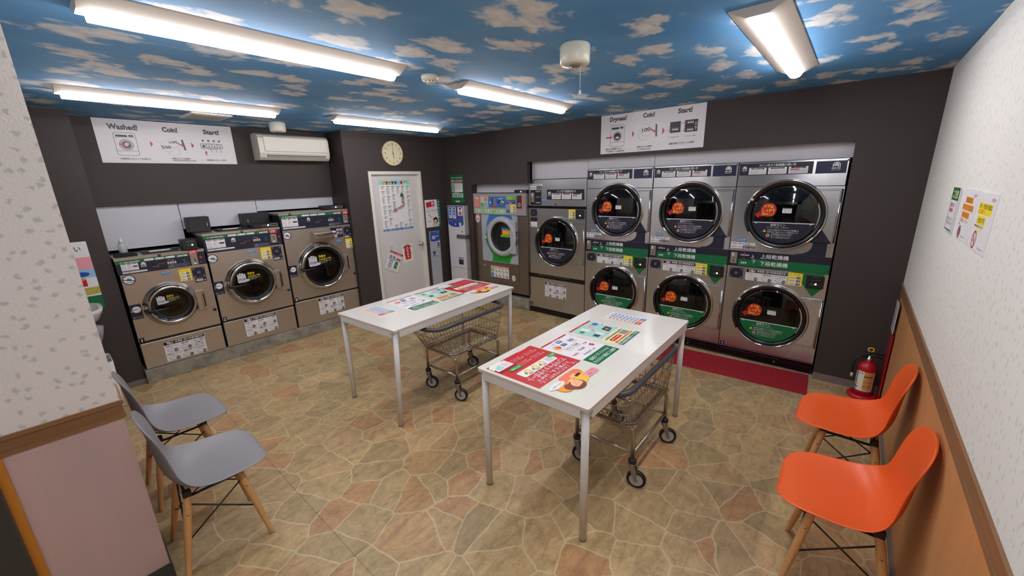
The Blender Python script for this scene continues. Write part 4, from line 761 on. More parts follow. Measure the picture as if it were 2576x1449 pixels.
# sign over washers
def mach_icon(D, x0, y0, x1, y1):
    W, h = x1-x0, y1-y0; D.rr(x0, y0, x1, y1, .018, 'dgrey'); D.rr(x0+.003, y0+.003, x1-.003, y1-.003, .016, 'white'); D.line(x0, y0+h*.2, x1, y0+h*.2, .0025, 'dgrey'); D.line(x0, y1-h*.22, x1, y1-h*.22, .0015, 'dgrey')
    D.rect(x0+W*.1, y1-h*.19, x0+W*.62, y1-h*.1, 'navy'); D.rect(x0+W*.68, y1-h*.18, x0+W*.9, y1-h*.09, 'dgrey'); cx, cy, r = x0+W*.5, y0+h*.47, W*.32
    D.ring(cx, cy, r-.004, r, 'dgrey'); D.ring(cx, cy, r*.72, r*.8, 'dgrey'); return cx, cy, r
t = Dec(FRONT(YB)); D = t; D.sheet(-3.52, 1.955, -2.505, 2.322, 'white', .004)
D.text('Washed!', -3.435, 2.238, .062, 'dgrey', W=.2, bold=.042); D.text('Coin!', -3.065, 2.238, .058, 'dgrey', W=.115, bold=.05); D.text('Start!', -2.75, 2.238, .058, 'dgrey', W=.133, bold=.042)
cx, cy, r = mach_icon(D, -3.41, 2.018, -3.262, 2.212); D.disc(cx, cy, r*.66, 'purple'); D.poly([(cx-r*.4, cy), (cx, cy+r*.45), (cx+r*.45, cy+.01), (cx+.0, cy-r*.3)], 'lpink'); D.arrow(cx-r*.2, cy+.004, cx-r-.004, cy+.004, .006, .018, .012, 'red')
for x in (-3.172, -2.865): D.poly([(x, 2.10), (x, 2.152), (x+.02, 2.126)], 'red')
for a, b, r in ((-3.03, 2.085, .045), (-3.01, 2.07, .045), (-3.05, 2.11, .05), (-3.0, 2.14, .04)): D.disc(a, b, r, 'grey'); D.disc(a, b, r-.0018, 'white')
D.text('500', -3.098, 2.088, .036, 'dgrey', W=.072, bold=.03); D.text('100', -3.030, 2.134, .030, 'dgrey', W=.06, bold=.03, rot=8); D.poly([(-2.928, 2.078), (-2.913, 2.08), (-2.925, 2.175), (-2.94, 2.173)], 'dgrey')
D.arrow(-2.975, 2.142, -2.925, 2.115, .01, .028, .02, 'red')
for i in range(4):
    D.disc(-2.765+.045*i, 2.175, .009, 'dgrey', 14); D.frame(-2.79+.045*i, 2.105, -2.745+.045*i, 2.145, .004, 'dgrey'); D.text('◆↓↓↓'[i], -2.7675+.045*i, 2.112, .03, 'dgrey', 'c', bold=.02)
    D.text(('スタート', 'お湯', 'ぬるま湯', '水')[i], -2.7675+.045*i, 2.09, .011, 'dgrey', 'c', W=.034)
D.arrow(-2.757, 2.045, -2.757, 2.078, .01, .024, .015, 'red'); D.text('push', -2.757, 2.034, .01, 'red', 'c')
for i in range(3): D.arrow(-2.71+.04*i, 2.065, -2.71+.04*i, 2.082, .003, .01, .007, 'red')
D.text('洗濯物を入れてドアを閉める', -3.40, 1.985, .016, 'dgrey', W=.205); D.text('設定されている金額の', -3.035, 1.995, .015, 'dgrey', W=.14); D.text('100円玉か500円玉を入れる', -3.035, 1.977, .015, 'dgrey', W=.18); D.text('温度を選んでスタートを押す', -2.765, 1.985, .016, 'dgrey', W=.165)
tag(D.build('instruction_sign'), 'white Washed Coin Start sign on the beam over the washing machines', 'sign')
# sign over dryers: local x runs toward -y
TX = lambda x, y: Matrix.Translation((x, y, 0)) @ Matrix.Rotation(RZ, 4, 'Z') @ FRONT(0)
D = Dec(TX(0, -2.525)); D.sheet(0, 1.952, 1.019, 2.324, 'white', .004)
D.text('Dryness!', .097, 2.262, .056, 'dgrey', W=.182, bold=.042); D.text('Coin!', .445, 2.262, .056, 'dgrey', W=.115, bold=.05); D.text('Start!', .776, 2.262, .056, 'dgrey', W=.125, bold=.042)
cx, cy, r = mach_icon(D, .108, 2.016, .262, 2.222); D.disc(cx, cy, r*.7, 'navy'); D.disc(cx, cy-.01, r*.4, 'lpink', ry=r*.22); D.arrow(.06, cy-.004, .128, cy-.004, .012, .032, .02, 'red')
for x in (.343, .642): D.poly([(x, 2.09), (x, 2.156), (x+.022, 2.122)], 'red')
for a, b, r in ((.452, 2.11, .052), (.46, 2.095, .04), (.485, 2.145, .055)): D.disc(a, b, r, 'grey'); D.disc(a, b, r-.0018, 'white')
D.text('100', .445, 2.128, .048, 'dgrey', W=.085, bold=.035, rot=6); D.poly([(.578, 2.078), (.594, 2.078), (.590, 2.19), (.574, 2.19)], 'dgrey'); D.arrow(.53, 2.15, .583, 2.118, .012, .03, .022, 'red')
D.rect(.712, 2.097, .808, 2.192, 'navy'); D.rect(.845, 2.093, .957, 2.195, 'navy')
for a, b in ((.735, 2.118), (.868, 2.166), (.868, 2.104)):
    for i in range(4): D.rr(a+.014*i, b, a+.011+.014*i, b+.012, .002, 'white'); D.poly([(a+.002+.014*i, b+.02), (a+.009+.014*i, b+.02), (a+.0055+.014*i, b+.014)], 'white')
    D.arrow(a-.05, b+.006, a-.006, b+.006, .004, .014, .01, 'red')
D.text('上', .928, 2.15, .034, 'white', W=.026, bold=.02); D.text('下', .928, 2.108, .034, 'white', W=.026, bold=.02)
D.text('上段・下段を選んで押す', .70, 2.055, .009, 'dgrey', W=.1); D.text('シングルタイプの場合は', .85, 2.055, .009, 'dgrey', W=.1)
D.text('脱水した洗濯物を入れて', .065, 1.99, .017, 'dgrey', W=.175); D.text('ドアを閉める（３の線が目安）', .065, 1.966, .017, 'dgrey', W=.205); D.text('設定されている金額の', .40, 1.99, .017, 'dgrey', W=.155); D.text('１００円玉を入れる', .40, 1.966, .017, 'dgrey', W=.135); D.text('温度を選んでスタートを押す', .712, 1.995, .02, 'dgrey', W=.23)
tag(D.build('instruction_sign'), 'white Dryness Coin Start sign on the dark wall over the dryers', 'sign')
# clock
t = thing('wall_clock', 'round cream wall clock with black numerals above the white door', 'clock', (-.862, 0, 2.09))
MB().lathe([(.153, 0), (.153, -.022), (.146, -.032), (.140, -.025), (.001, -.025)], mat('cream_plastic', (212, 200, 158), .4), 'y', n=48).build('case', t)
D = Dec(FRONT(-.0265)); D.disc(0, 0, .139, 'clk', 48)
for i in range(12):
    a = radians(90-30*(i+1)); D.text(str(i+1), .112*cos(a), .112*sin(a)-.013, .036, 'black', 'c', bold=.01)
for i in range(60):
    a = radians(6*i); D.line(.132*cos(a), .132*sin(a), .136*cos(a), .136*sin(a), .0012, 'black')
D.build('dial', t)
for nm, ang, L, wd in (('minute_hand', 90.5, .105, .004), ('hour_hand', 279, .062, .006)):
    D = Dec(FRONT(-.031)); a = radians(ang); D.line(-.018*cos(a), -.018*sin(a), L*cos(a), L*sin(a), wd, 'black'); D.disc(0, 0, .007, 'black', 14); D.build(nm, t)
# door
m = MB(); fr = mat('door_frame_paint', (222, 218, 210), .4)
m.box(-1.235, -.012, 0, -1.195, .075, 1.87, fr, .003); m.box(-.475, -.012, 0, -.435, .075, 1.87, fr, .003); m.box(-1.195, -.012, 1.83, -.475, .075, 1.87, fr, .003)
m.box(-1.195, .032, 0, -.475, .066, 1.83, mat('door_leaf_paint', (212, 208, 206), .45))
dr = struct('door_1', m)
m = MB(); m.lathe([(.026, 0), (.026, -.006), (.011, -.01), (.011, -.035), (.024, -.042), (.028, -.055), (.022, -.068), (.001, -.07)], CHROME, 'y', (-.528, .032, .878), 24); k = m.build('door_handle', dr)
# posters on the door
D = Dec(FRONT(.0315)); D.sheet(-1.085, 1.105, -.61, 1.770, 'white', .0008); D.rect(-1.085, 1.105, -.61, 1.131, 'bluebox'); D.text('お近くの店舗をご利用ください・全国の店舗一覧', -1.07, 1.112, .014, 'white', W=.42); D.rect(-1.085, 1.70, -.61, 1.770, 'mint')
for i, c_ in enumerate(('lblue', 'orange', 'red', 'lgreen', 'red', 'mblue', 'lblue', 'red')):
    x = -1.055+.045*i; D.poly([(x-.018, 1.745), (x+.018, 1.745), (x+.022, 1.73), (x+.012, 1.724), (x+.012, 1.705), (x-.012, 1.705), (x-.012, 1.724), (x-.022, 1.73)], c_)
D.text('全国店舗マップ', -.70, 1.73, .015, 'dgrey', W=.08); rnd = random.Random(3)
for c in range(6):
    x = -1.055+.075*c; y = 1.685
    while y > 1.175:
        L = rnd.uniform(.02, .11)
        if not (c in (2, 3, 4) and 1.24 < y < (1.45 if c < 3 else 1.58)):
            D.rect(x, y-.006, x+.055, y, 'lgreen' if rnd.random() < .9 else 'red'); n_ = int(L/.009)
            for j in range(n_): D.text(rnd.choice(('東京店', '大阪中央店', '名古屋北', '福岡', '仙台東店', '札幌')), x+.004, y-.014-.009*j, .008, 'dgrey', W=rnd.uniform(.015, .04), bold=0)
        y -= L+.024
D.poly([(-.78, 1.57), (-.765, 1.60), (-.73, 1.565), (-.74, 1.545), (-.79, 1.545)], 'green')
for i in range(70):
    k_ = i/70; x = -.755-.0*k_ if k_ < .45 else -.755-.16*(k_-.45)/.55*1.1; y = 1.535-.25*k_ if k_ < .45 else 1.42-.07*(k_-.45)/.55
    a, b = x+rnd.uniform(-.018, .018), y+rnd.uniform(-.015, .015); D.rect(a, b, a+.012, b+.010, rnd.choice(('red', 'mblue', 'lgreen', 'orange', 'purple')))
tag(D.build('map_poster'), 'store list poster with a coloured map on the white door', 'poster')
def tilt(cx, cy, ang, y=.028): return Matrix.Translation((cx, y, cy)) @ Matrix.Rotation(radians(-ang), 4, 'Y') @ FRONT(0)
t = thing('notice_card', 'tilted white card with red header and two phone drawings hanging on the door', 'card', (0, 0, 0))
D = Dec(tilt(-.98, .69, -27.5)); D.sheet(-.105, -.13, .105, .13, 'white', .003); D.rect(-.105, .10, .105, .13, 'red'); D.text('QRコード決済対応', -.09, .107, .017, 'white', W=.17); D.text('スマートフォンでお支払いいただけます', -.09, .08, .013, 'dgrey', W=.18)
D.rect(-.09, .03, -.045, .07, 'grey'); D.rect(-.035, .03, .005, .07, 'grey'); D.arrow(.095, .045, .02, .045, .02, .04, .02, 'red'); D.rect(-.1, .016, .1, .024, 'mblue')
for x, c_ in ((-.07, 'lgrey'), (.02, 'vgreen')): D.rr(x, -.085, x+.05, .005, .006, 'dgrey'); D.rr(x+.005, -.078, x+.045, -.004, .003, c_); D.text('決済', x+.012, -.05, .02, 'white' if c_ == 'vgreen' else 'dgrey', W=.025)
D.lines(-.085, -.12, .085, -.092, 2, 'dgrey', JP); D.build('card', t)
MB().tube([(-1.0+.018*cos(a*.5), .02, .878+.018*sin(a*.5)) for a in range(13)], .002, CHROME, 6, True).build('hook', t)
t = thing('notice_tag', 'cream card with a red vertical banner hanging on the door beside the knob', 'card', (0, 0, 0))
D = Dec(tilt(-.742, .762, 3, .031)); D.sheet(-.083, -.128, .083, .125, 'cream', .002); D.disc(0, .01, .06, 'grey'); D.disc(0, .01, .052, 'lgrey'); D.rect(-.046, -.078, .046, .12, 'red'); D.disc(.0, .075, .02, 'white', 16); D.disc(0, .075, .013, 'red', 16)
for i, s_ in enumerate('営業中'): D.text(s_, 0, .02-.04*i, .036, 'white', 'c', bold=.02)
D.line(-.06, -.105, .06, -.105, .0012, 'dgrey'); D.text('ご自由にどうぞ', 0, -.12, .01, 'dgrey', 'c', W=.07); D.rect(-.065, .085, -.048, .105, 'dgrey'); D.rect(.048, .085, .065, .105, 'dgrey'); D.build('card', t)
MB().tube([(-.738+.01*cos(a*.5), .03, .90+.01*sin(a*.5)) for a in range(13)], .0015, CHROME, 6, True).build('hook', t)
# prepaid poster and slim cabinet
D = Dec(FRONT(0)); D.sheet(-.405, 1.090, -.135, 1.478, 'white', .002); D.poly([(-.188, 1.478), (-.135, 1.478), (-.135, 1.09), (-.172, 1.09)], 'green')
for i, s_ in enumerate('プリペイドカード'): D.text(s_, -.160, 1.425-.043*i, .036, 'white', 'c', bold=.02)
D.add([(a, b, D.up()) for a, b in ((-.385, 1.37), (-.24, 1.41), (-.232, 1.455), (-.375, 1.43))][:0] or [(-.378, 1.37, D.h), (-.232, 1.393, D.h), (-.24, 1.465, D.h), (-.386, 1.44, D.h)], [(0, 1, 2, 3)], 'red', T=D.T)
D.poly([(-.375, 1.352), (-.228, 1.376), (-.226, 1.39), (-.376, 1.367)], 'lgrey')
for i in range(6): D.rr(-.29+.022*(i % 2), 1.405+.016*(i//2), -.272+.022*(i % 2), 1.418+.016*(i//2), .003, 'white')
D.text('おトクな 1000円から購入できる', -.385, 1.325, .016, 'red', W=.19); D.text('便利なカードです。ボーナス', -.385, 1.303, .015, 'red', W=.18)
for i in range(4): D.disc(-.34+.03*(i % 3), 1.265-.03*i, .028, 'lgrey', 18, ry=.012); D.text('ポイント', -.36+.03*(i % 3), 1.26-.03*i, .012, 'mblue', W=.04)
x, y = -.232, 1.155; D.disc(x, y+.025, .042, 'black', ry=.05); D.disc(x-.004, y+.018, .026, 'skin', ry=.034); D.poly([(x-.03, y+.05), (x+.02, y+.06), (x+.03, y+.03), (x-.0, y+.042), (x-.03, y+.03)], 'black'); D.poly([(x-.055, 1.092), (x+.06, 1.092), (x+.052, y-.03), (x+.015, y-.018), (x-.02, y-.018), (x-.05, y-.03)], 'lgrey'); D.poly([(x-.065, 1.11), (x-.05, 1.11), (x-.045, y-.0), (x-.06, y-.0)], 'skin')
D.disc(x-.014, y+.018, .003, 'black', 8); D.disc(x+.006, y+.018, .003, 'black', 8); D.line(x-.012, y+.0, x+.004, y+.0, .002, 'red')
tag(D.build('prepaid_poster'), 'white prepaid card poster with a green side strip, right of the door', 'poster')
t = thing('card_charger', 'slim pale cabinet with blue top below the prepaid poster', 'cabinet', (-.374, 0, 0))
MB().box(0, -.022, .0, .182, 0, 1.03, mat('pale_silver', (186, 190, 200), .35, .3), .003).build('body', t)
D = Dec(FRONT(-.022)); D.rect(.004, .90, .178, 1.025, 'mblue'); D.disc(.09, .90, .086, 'mblue', 24, ry=.02); D.text('カードチャージ機', .015, .995, .02, 'lblue', W=.15); D.rr(.035, .915, .095, .965, .004, 'lgrey'); D.text('残高', .045, .93, .02, 'mblue', W=.04); D.rr(.11, .945, .15, .965, .004, 'lblue')
D.rect(.11, .80, .172, .875, 'lgrey'); D.rect(.118, .845, .168, .858, 'black'); D.rect(.128, .80, .162, .84, 'dgrey'); D.rect(.115, .782, .17, .79, 'red'); D.rect(.03, .70, .08, .735, 'dgrey'); D.rect(.036, .675, .074, .69, 'black'); D.text('カード挿入口', .03, .745, .012, 'dgrey', W=.06)
D.line(.006, .65, .176, .65, .004, 'grey'); D.text('お問い合わせは管理会社まで', .02, .66, .009, 'dgrey', W=.13); D.build('front_label', t)
# green sign
D = Dec(TX(0, -.118)); D.sheet(0, 1.425, .273, 1.808, 'green', .003); D.text('ランドリーコールセンター', .015, 1.762, .025, 'white', W=.24, bold=.02); D.rect(.0, 1.715, .273, 1.748, 'dred'); D.text('☎050-1234-0480', .015, 1.722, .024, 'white', W=.24, bold=.02)
D.text('お困りのときはお電話ください', .03, 1.703, .01, 'white', W=.2); D.rect(.022, 1.575, .252, 1.695, 'white'); D.rect(.03, 1.50, .252, 1.555, 'white')
for i in range(4): D.rr(.028, 1.665-.027*i, .09, 1.685-.027*i, .004, 'dgreen'); D.text(('受付時間', '故障', '忘れ物', '電話')[i], .034, 1.67-.027*i, .012, 'white', W=.05)
for i in range(3): D.text(('午前9時から午後9時まで', '症状をお知らせください', '店舗名をお知らせください')[i], .10, 1.67-.027*i, .014, 'dgrey', W=.145)
for a in (.04, .145):
    for b in (1.53, 1.507): D.rr(a, b, a+.09, b+.017, .003, 'dgreen'); D.text('返金方法' if a < .1 else 'お忘れ物', a+.012, b+.004, .011, 'white', W=.06)
D.text('24時間受付中', .07, 1.56, .011, 'white', W=.12); D.rr(.09, 1.433, .18, 1.452, .009, 'white'); D.text('管理会社', .10, 1.438, .011, 'dgreen', W=.07)
tag(D.build('information_sign'), 'green call centre sign on the dark wall above the card vending machine', 'sign')
# card vending machine
t = thing('vending_machine', 'tall narrow white card vending machine with blue top in the corner', 'vending machine', (-.075, -.092, 0), RZ)
m = MB(); m.box(0, 0, .0, .345, .073, 1.385, mat('vending_white', (214, 212, 216), .35), .004); m.build('body', t)
MB().box(.345, .006, 0, .360, .073, 1.388, mat('vending_grey', (168, 168, 168), .4)).build('side_cover', t)
D = Dec(FRONT(0)); D.sheet(.002, .01, .343, 1.382, mat('vending_white', (214, 212, 216), .35), .0004); D.poly([(.006, 1.38), (.006, 1.125), (.04, 1.10), (.10, 1.085), (.17, 1.08), (.24, 1.085), (.30, 1.10), (.335, 1.125), (.335, 1.38)], 'mblue')
for a, c_ in ((.03, 'blue'), (.115, 'blue'), (.225, 'red')):
    b = 1.205 if a < .2 else 1.245; D.rr(a, b, a+.07+(.03 if a > .2 else 0), 1.368, .014, 'white'); D.disc(a+.035+(.015 if a > .2 else 0), 1.345, .018, 'black', 18)
    if a < .2: D.rect(a+.012, 1.245, a+.058, 1.325, c_); D.text('100円', a+.016, 1.275, .016, 'white', W=.036); D.rect(a+.015, 1.215, a+.055, 1.235, 'gold')
    else: D.text('お札は', a+.02, 1.31, .014, 'black', W=.05); D.rect(a+.02, 1.255, a+.08, 1.3, 'red'); D.text('1000円', a+.025, 1.27, .016, 'white', W=.045)
D.rr(.225, 1.155, .30, 1.175, .003, 'dgreen'); D.rect(.235, 1.16, .285, 1.17, 'vgreen'); D.poly([(.235, 1.145), (.29, 1.145), (.29, 1.10), (.27, 1.085), (.25, 1.085), (.24, 1.10)], 'lgrey'); D.text('カード', .03, 1.16, .018, 'white', W=.06); D.arrow(.06, 1.14, .16, 1.145, .006, .018, .014, 'red'); D.disc(.16, 1.12, .014, 'lgrey', 14); D.text('プリペイドカード', .1, 1.185, .013, 'lgrey', W=.1); D.rect(.225, 1.18, .30, 1.19, 'red')
D.disc(.295, 1.02, .012, 'blue', 16); D.line(0, .478, .345, .478, .003, 'dgrey'); D.rr(.19, .618, .295, .638, .006, 'bluebox'); D.text('カード取出口', .2, .623, .011, 'white', W=.085); D.build('front_label', t)
m = MB(); m.box(.188, -.004, .53, .292, .0, .61, mat('slot_frame', (120, 120, 122), .4), .002); m.box(.195, -.0055, .537, .285, -.003, .603, BLACK); m.box(.2, -.012, .575, .28, -.005, .583, mat('slot_flap', (80, 80, 82), .3), .001); m.build('dispensing_slot', t)
m = MB(); gr = mat('lock_bar_grey', (104, 106, 108), .4, .5); m.box(.19, -.022, .925, .366, .0, .975, gr, .004); m.box(.366, -.022, .925, .382, .073, .975, gr, .004); m.box(.20, -.028, .93, .25, -.02, .97, gr, .004); m.build('lock_bar', t)
# cards on the right wall (facing +y)
TR = lambda x, z, y=YR: Matrix.Translation((x, y, z)) @ Matrix.Rotation(pi, 4, 'Z') @ FRONT(0)
clr = glass('clear_film', (220, 220, 224), .1, .25)
D = Dec(TR(-1.12, 1.41)); D.sheet(.03, .0, .21, .20, 'lgrey', .002); D.sheet(.0, .012, .175, .21, 'white', .002); D.rect(.0, .15, .175, .205, 'dgreen'); D.text('ご注意', .02, .162, .04, 'pyel', W=.13, bold=.02); D.frame(.003, .015, .172, .205, .005, 'dgreen'); D.text('防犯カメラ', .02, .12, .022, 'red', W=.12); D.text('作動中', .02, .095, .022, 'red', W=.09); D.lines(.02, .035, .15, .075, 2, 'dgrey', JP)
tag(D.build('notice_card'), 'green-bordered notice on the right wall, leftmost of three', 'notice')
D = Dec(TR(-1.405, 1.415)); D.sheet(.0, .0, .27, .205, 'white', .003); D.text('お客様へ', .19, .178, .014, 'red', W=.06)
for i, (a, b) in enumerate(((.06, .20), (.03, .235), (.05, .19))): D.rect(a, .15-.03*i, b, .174-.03*i, 'orange'); D.text(('洗濯物の', 'クリーニング店では', 'ありません')[i], a+.006, .154-.03*i, .02, 'brown', W=b-a-.012, bold=.02)
D.text('ご理解ください', .03, .072, .017, 'gold', W=.17, bold=.02); D.text('店主', .03, .058, .01, 'dgrey', W=.1); D.ring(.075, .03, .02, .026, 'dred'); D.disc(.075, .03, .016, 'dred'); D.text('禁止', .075, .024, .014, 'white', 'c'); D.text('コインランドリー', .13, .014, .009, 'dgrey', W=.08)
tag(D.build('notice_card'), 'white notice with orange lines on the right wall, middle of three', 'notice')
D = Dec(TR(-1.690, 1.412)); D.sheet(.0, .0, .275, .205, 'white', .003); D.text('お客様へ', .2, .178, .014, 'red', W=.06)
D.rect(.04, .128, .24, .168, 'yellow'); D.text('毛布・布団の洗濯は', .046, .15, .019, 'black', W=.185); D.text('大型機で！', .046, .132, .016, 'orange', W=.12, bold=.02); D.rect(.06, .092, .18, .123, 'yellow'); D.text('小型は不可', .066, .099, .021, 'black', W=.105); D.text('故障の原因になります', .04, .082, .009, 'dgrey', W=.14); D.rect(.07, .068, .15, .079, 'pyel'); D.ring(.09, .036, .026, .032, 'red'); D.line(.07, .056, .11, .016, .005, 'red'); D.text('ふとん', .09, .03, .014, 'dred', 'c', W=.035); D.text('コインランドリー', .17, .012, .009, 'dgrey', W=.08)
tag(D.build('notice_card'), 'white notice with bright yellow lines on the right wall, rightmost of three', 'notice')
# poster, sink and bin in the nook
D = Dec(FRONT(YL)); D.sheet(-4.15, .765, -3.778, 1.325, 'white', .002); D.text('ご注意ください', -4.12, 1.25, .05, 'black', W=.30); D.rect(-4.15, 1.10, -3.778, 1.20, 'pink'); D.rect(-4.15, 1.03, -3.778, 1.10, 'lblue'); D.disc(-3.86, 1.06, .05, 'mblue', ry=.02); D.disc(-3.93, 1.09, .02, 'red', 14); D.rect(-3.93, .96, -3.84, 1.02, 'red'); D.disc(-3.885, 1.02, .045, 'coral', ry=.012); D.poly([(-4.15, .94), (-3.778, .95), (-3.778, .89), (-4.15, .87)], 'gold')
for i in range(7): D.line(-3.93+.02*i, .89, -3.9+.02*i, .945, .006, 'lgreen')
D.rect(-4.15, .765, -3.778, .875, 'green'); D.disc(-3.90, .82, .035, 'skin'); D.disc(-3.92, .845, .035, 'brown', ry=.02)
tag(D.build('food_poster'), 'partly hidden poster with food pictures above the washbasin', 'poster')
t = thing('washbasin', 'white washbasin mounted on the dark wall, half hidden by the wall end', 'washbasin', (-4.01, YL, 0))
rings = []
for z, a, b in ((.70, .10, .13), (.735, .17, .20), (.80, .20, .24), (.825, .205, .245), (.825, .175, .215), (.77, .15, .18), (.74, .05, .06)):
    rings.append([(a*(abs(cos(q))**.6)*(1 if cos(q) > 0 else -1), -.20+(b if sin(q) < 0 else .19)*(abs(sin(q))**.6)*(1 if sin(q) > 0 else -1)*(1 if sin(q) < 0 else 1), z) for q in [2*pi*i/32 for i in range(32)]])
MB().loft(rings, mat('porcelain', (212, 212, 214), .15)).build('basin', t)
MB().tube([(.05, -.1, .60), (.05, -.1, .70)], .018, CHROME, 10).tube([(.05, -.1, .6), (.05, -.06, .56), (.05, 0, .56)], .018, CHROME, 10).build('drain_pipe', t)
MB().tube([(.02, -.06, .825), (.02, -.06, .90), (.02, -.10, .93), (.02, -.17, .915)], .011, CHROME, 10).build('tap', t)
m = MB(); m.loft([[(x*s_+.11, y*s_-.22, z) for x, y in ((-.06, -.04), (.05, -.05), (.06, .03), (-.04, .05))] for z, s_ in ((.72, .35), (.70, 1.0), (.64, .8), (.58, .45), (.56, .2))], glass('thin_bag_plastic', (190, 188, 192), .3, .6)); tag(m.build('plastic_bag', None, (-4.0, .05, -.035)), 'pale plastic bag hanging under the washbasin', 'bag')
t = thing('waste_bin', 'small white waste bin on the floor behind the far grey chair', 'bin', (-3.98, -.19, 0))
rings = [[(x*s_, y*s_, z) for x, y in rrp(-.135, -.14, .135, .14, .025)] for z, s_ in ((0, .92), (.02, .94), (.40, 1.0), (.405, .97), (.38, .95), (.02, .88))]
MB().loft(rings, WHITE, cap=True).build('body', t)
# ================================================================ fire extinguisher
t = thing('extinguisher_stand', 'red round base with an upright sign post holding the fire extinguisher', 'stand', (-.125, -4.918, 0))
MB().lathe([(.001, 0), (.090, 0), (.094, .008), (.092, .022), (.08, .032), (.064, .034), (.058, .02), (.001, .02)], RED, n=40).build('base', t)
MB().box(-.10, -.094, 0, .06, -.088, .56, RED, .002).build('back_plate', t)
D = Dec(Matrix.Translation((-.10, -.088, .57)) @ Matrix.Rotation(pi, 4, 'Z') @ FRONT(0)); D.T = Matrix.Translation((.06, -.086, .57)) @ Matrix.Rotation(pi, 4, 'Z') @ FRONT(0); D.sheet(0, 0, .16, .22, 'lgrey', .004); D.lines(.012, .02, .148, .2, 8, 'dgrey', JP); D.build('sign_plate', t)
t = thing('fire_extinguisher', 'red fire extinguisher with a yellow pin ring in the right corner', 'fire extinguisher', (-.125, -4.918, .0205))
MB().lathe([(.001, 0), (.052, 0), (.056, .008), (.056, .225), (.05, .25), (.03, .272), (.016, .28), (.001, .281)], RED, n=36).build('cylinder', t)
MB().lathe([(.018, .276), (.018, .30), (.011, .306), (.011, .322), (.001, .323)], CHROME, n=18).build('valve', t)
m = MB(); m.tube([(0, .02, .322), (-.005, -.03, .332), (-.01, -.07, .318)], .006, BLACK, 8); m.tube([(0, .03, .345), (-.004, 0, .350), (-.01, -.078, .346)], .005, BLACK, 8); m.tube([(0, 0, .32), (0, 0, .372)], .005, BLACK, 8); m.build('squeeze_handle', t)
MB().tube([(.0, .016, .31), (-.01, .055, .312), (-.014, .078, .285), (-.016, .086, .23), (-.018, .082, .16)], .008, RUBBER, 8).build('hose', t)
MB().lathe([(.009, 0), (.009, .03), (.006, .034)], mat('pale_stud', (220, 220, 205), .3), c=(-.018, .082, .135), n=12).build('nozzle', t)
MB().tube([(.0+.0*a, .017*cos(a*.5236), .372+.015*sin(a*.5236)) for a in range(12)], .0045, mat('pin_yellow', (236, 196, 40), .4), 8, True).build('pin_ring', t)
# curved label
LAB = Matrix.Identity(4)
D = Dec(Matrix.Identity(4)); D.sheet(0, .05, .135, .20, 'cream', .0006); D.rect(0, .05, .03, .20, 'dgrey'); D.text('YAMATO 6', .024, .192, .026, 'white', W=.132, bold=.05, rot=-90); D.rect(.06, .07, .125, .165, 'gold'); D.text('消火器', .036, .185, .016, 'dgrey', W=.06, rot=0); D.lines(.06, .17, .13, .19, 2, 'dgrey', JP)
for i in range(3): D.disc(.045, .15-.025*i, .007, ('yellow', 'yellow', 'mblue')[i], 12)
D.rect(.07, .12, .10, .124, 'black'); D.rect(.07, .14, .12, .143, 'brown'); D.rect(.07, .10, .12, .102, 'brown')
# subdivide wide faces by wrapping per vertex in thin strips
st = MB(); st.lathe([(.0564, .05), (.0566, .05), (.0566, .20), (.0564, .20)], 'cream', n=60)
def wrap(v): a = radians(96)+(v[0])/.0568; r = .0570+v[2]; return (r*cos(a), r*sin(a), v[1])
lab = MB(); 
NS = 20
for i in range(NS):
    a0, a1 = radians(100)+i*.12, radians(100)+(i+1)*.12
    lab.add([(.0567*cos(a), .0567*sin(a), z) for a, z in ((a0, .045), (a1, .045), (a1, .205), (a0, .205))], [(0, 1, 2, 3)], 'dgrey' if i < 4 else ('cream' if i < 9 else ('gold' if 9 < i < 18 else 'cream')), True)
    if 9 < i < 18:
        for z in (.16, .12, .085): lab.add([(.0569*cos(a), .0569*sin(a), zz) for a, zz in ((a0, z), (a1, z), (a1, z+.012 if z > .15 else z+.004), (a0, z+.012 if z > .15 else z+.004))], [(0, 1, 2, 3)], 'brown', True)
        lab.add([(.0569*cos(a), .0569*sin(a), zz) for a, zz in ((a0, .045), (a1, .045), (a1, .06), (a0, .06))], [(0, 1, 2, 3)], 'lgrey', True)
def cyl_text(s_, a_c, z_top, size, W_, m_, rot90=True):
    vs, fs, x0, x1 = glyphs(s_, .03); L = x1-x0
    out = []
    for px, py, _ in vs:
        u, v = (px-x0)/L*W_, py*size
        if rot90: a = a_c - (size*.36 - v)/.057*-1*-1; zz = z_top-u; a = a_c + (size*.36-v)/.057*-1
        else: a = a_c+u/.057; zz = z_top+v
        out.append((.0572*cos(a), .0572*sin(a), zz))
    lab.add(out, fs, m_)
cyl_text('YAMATO 6', radians(100)+.24, .2, .024, .148, 'white')
cyl_text('消火器', radians(100)+.56, .185, .014, .03, 'dgrey', False)
for i, c_ in enumerate(('yellow', 'yellow', 'mblue')):
    a = radians(100)+.6; z = .115-.022*i; lab.add([(.0571*cos(a+.1*cos(q)), .0571*sin(a+.1*cos(q)), z+.007*sin(q)) for q in [2*pi*j/12 for j in range(12)]], [tuple(range(12))], c_)
lab.build('label', t)
# red floor mat
m = MB(); m.box(-.20, 0, 0, .20, 1.42, .007, MATRED, .003)
tag(m.build('floor_mat', None, (-.165, -4.58, 0), radians(3.0)), 'red carpet mat on the floor in front of the stacked dryers', 'mat')
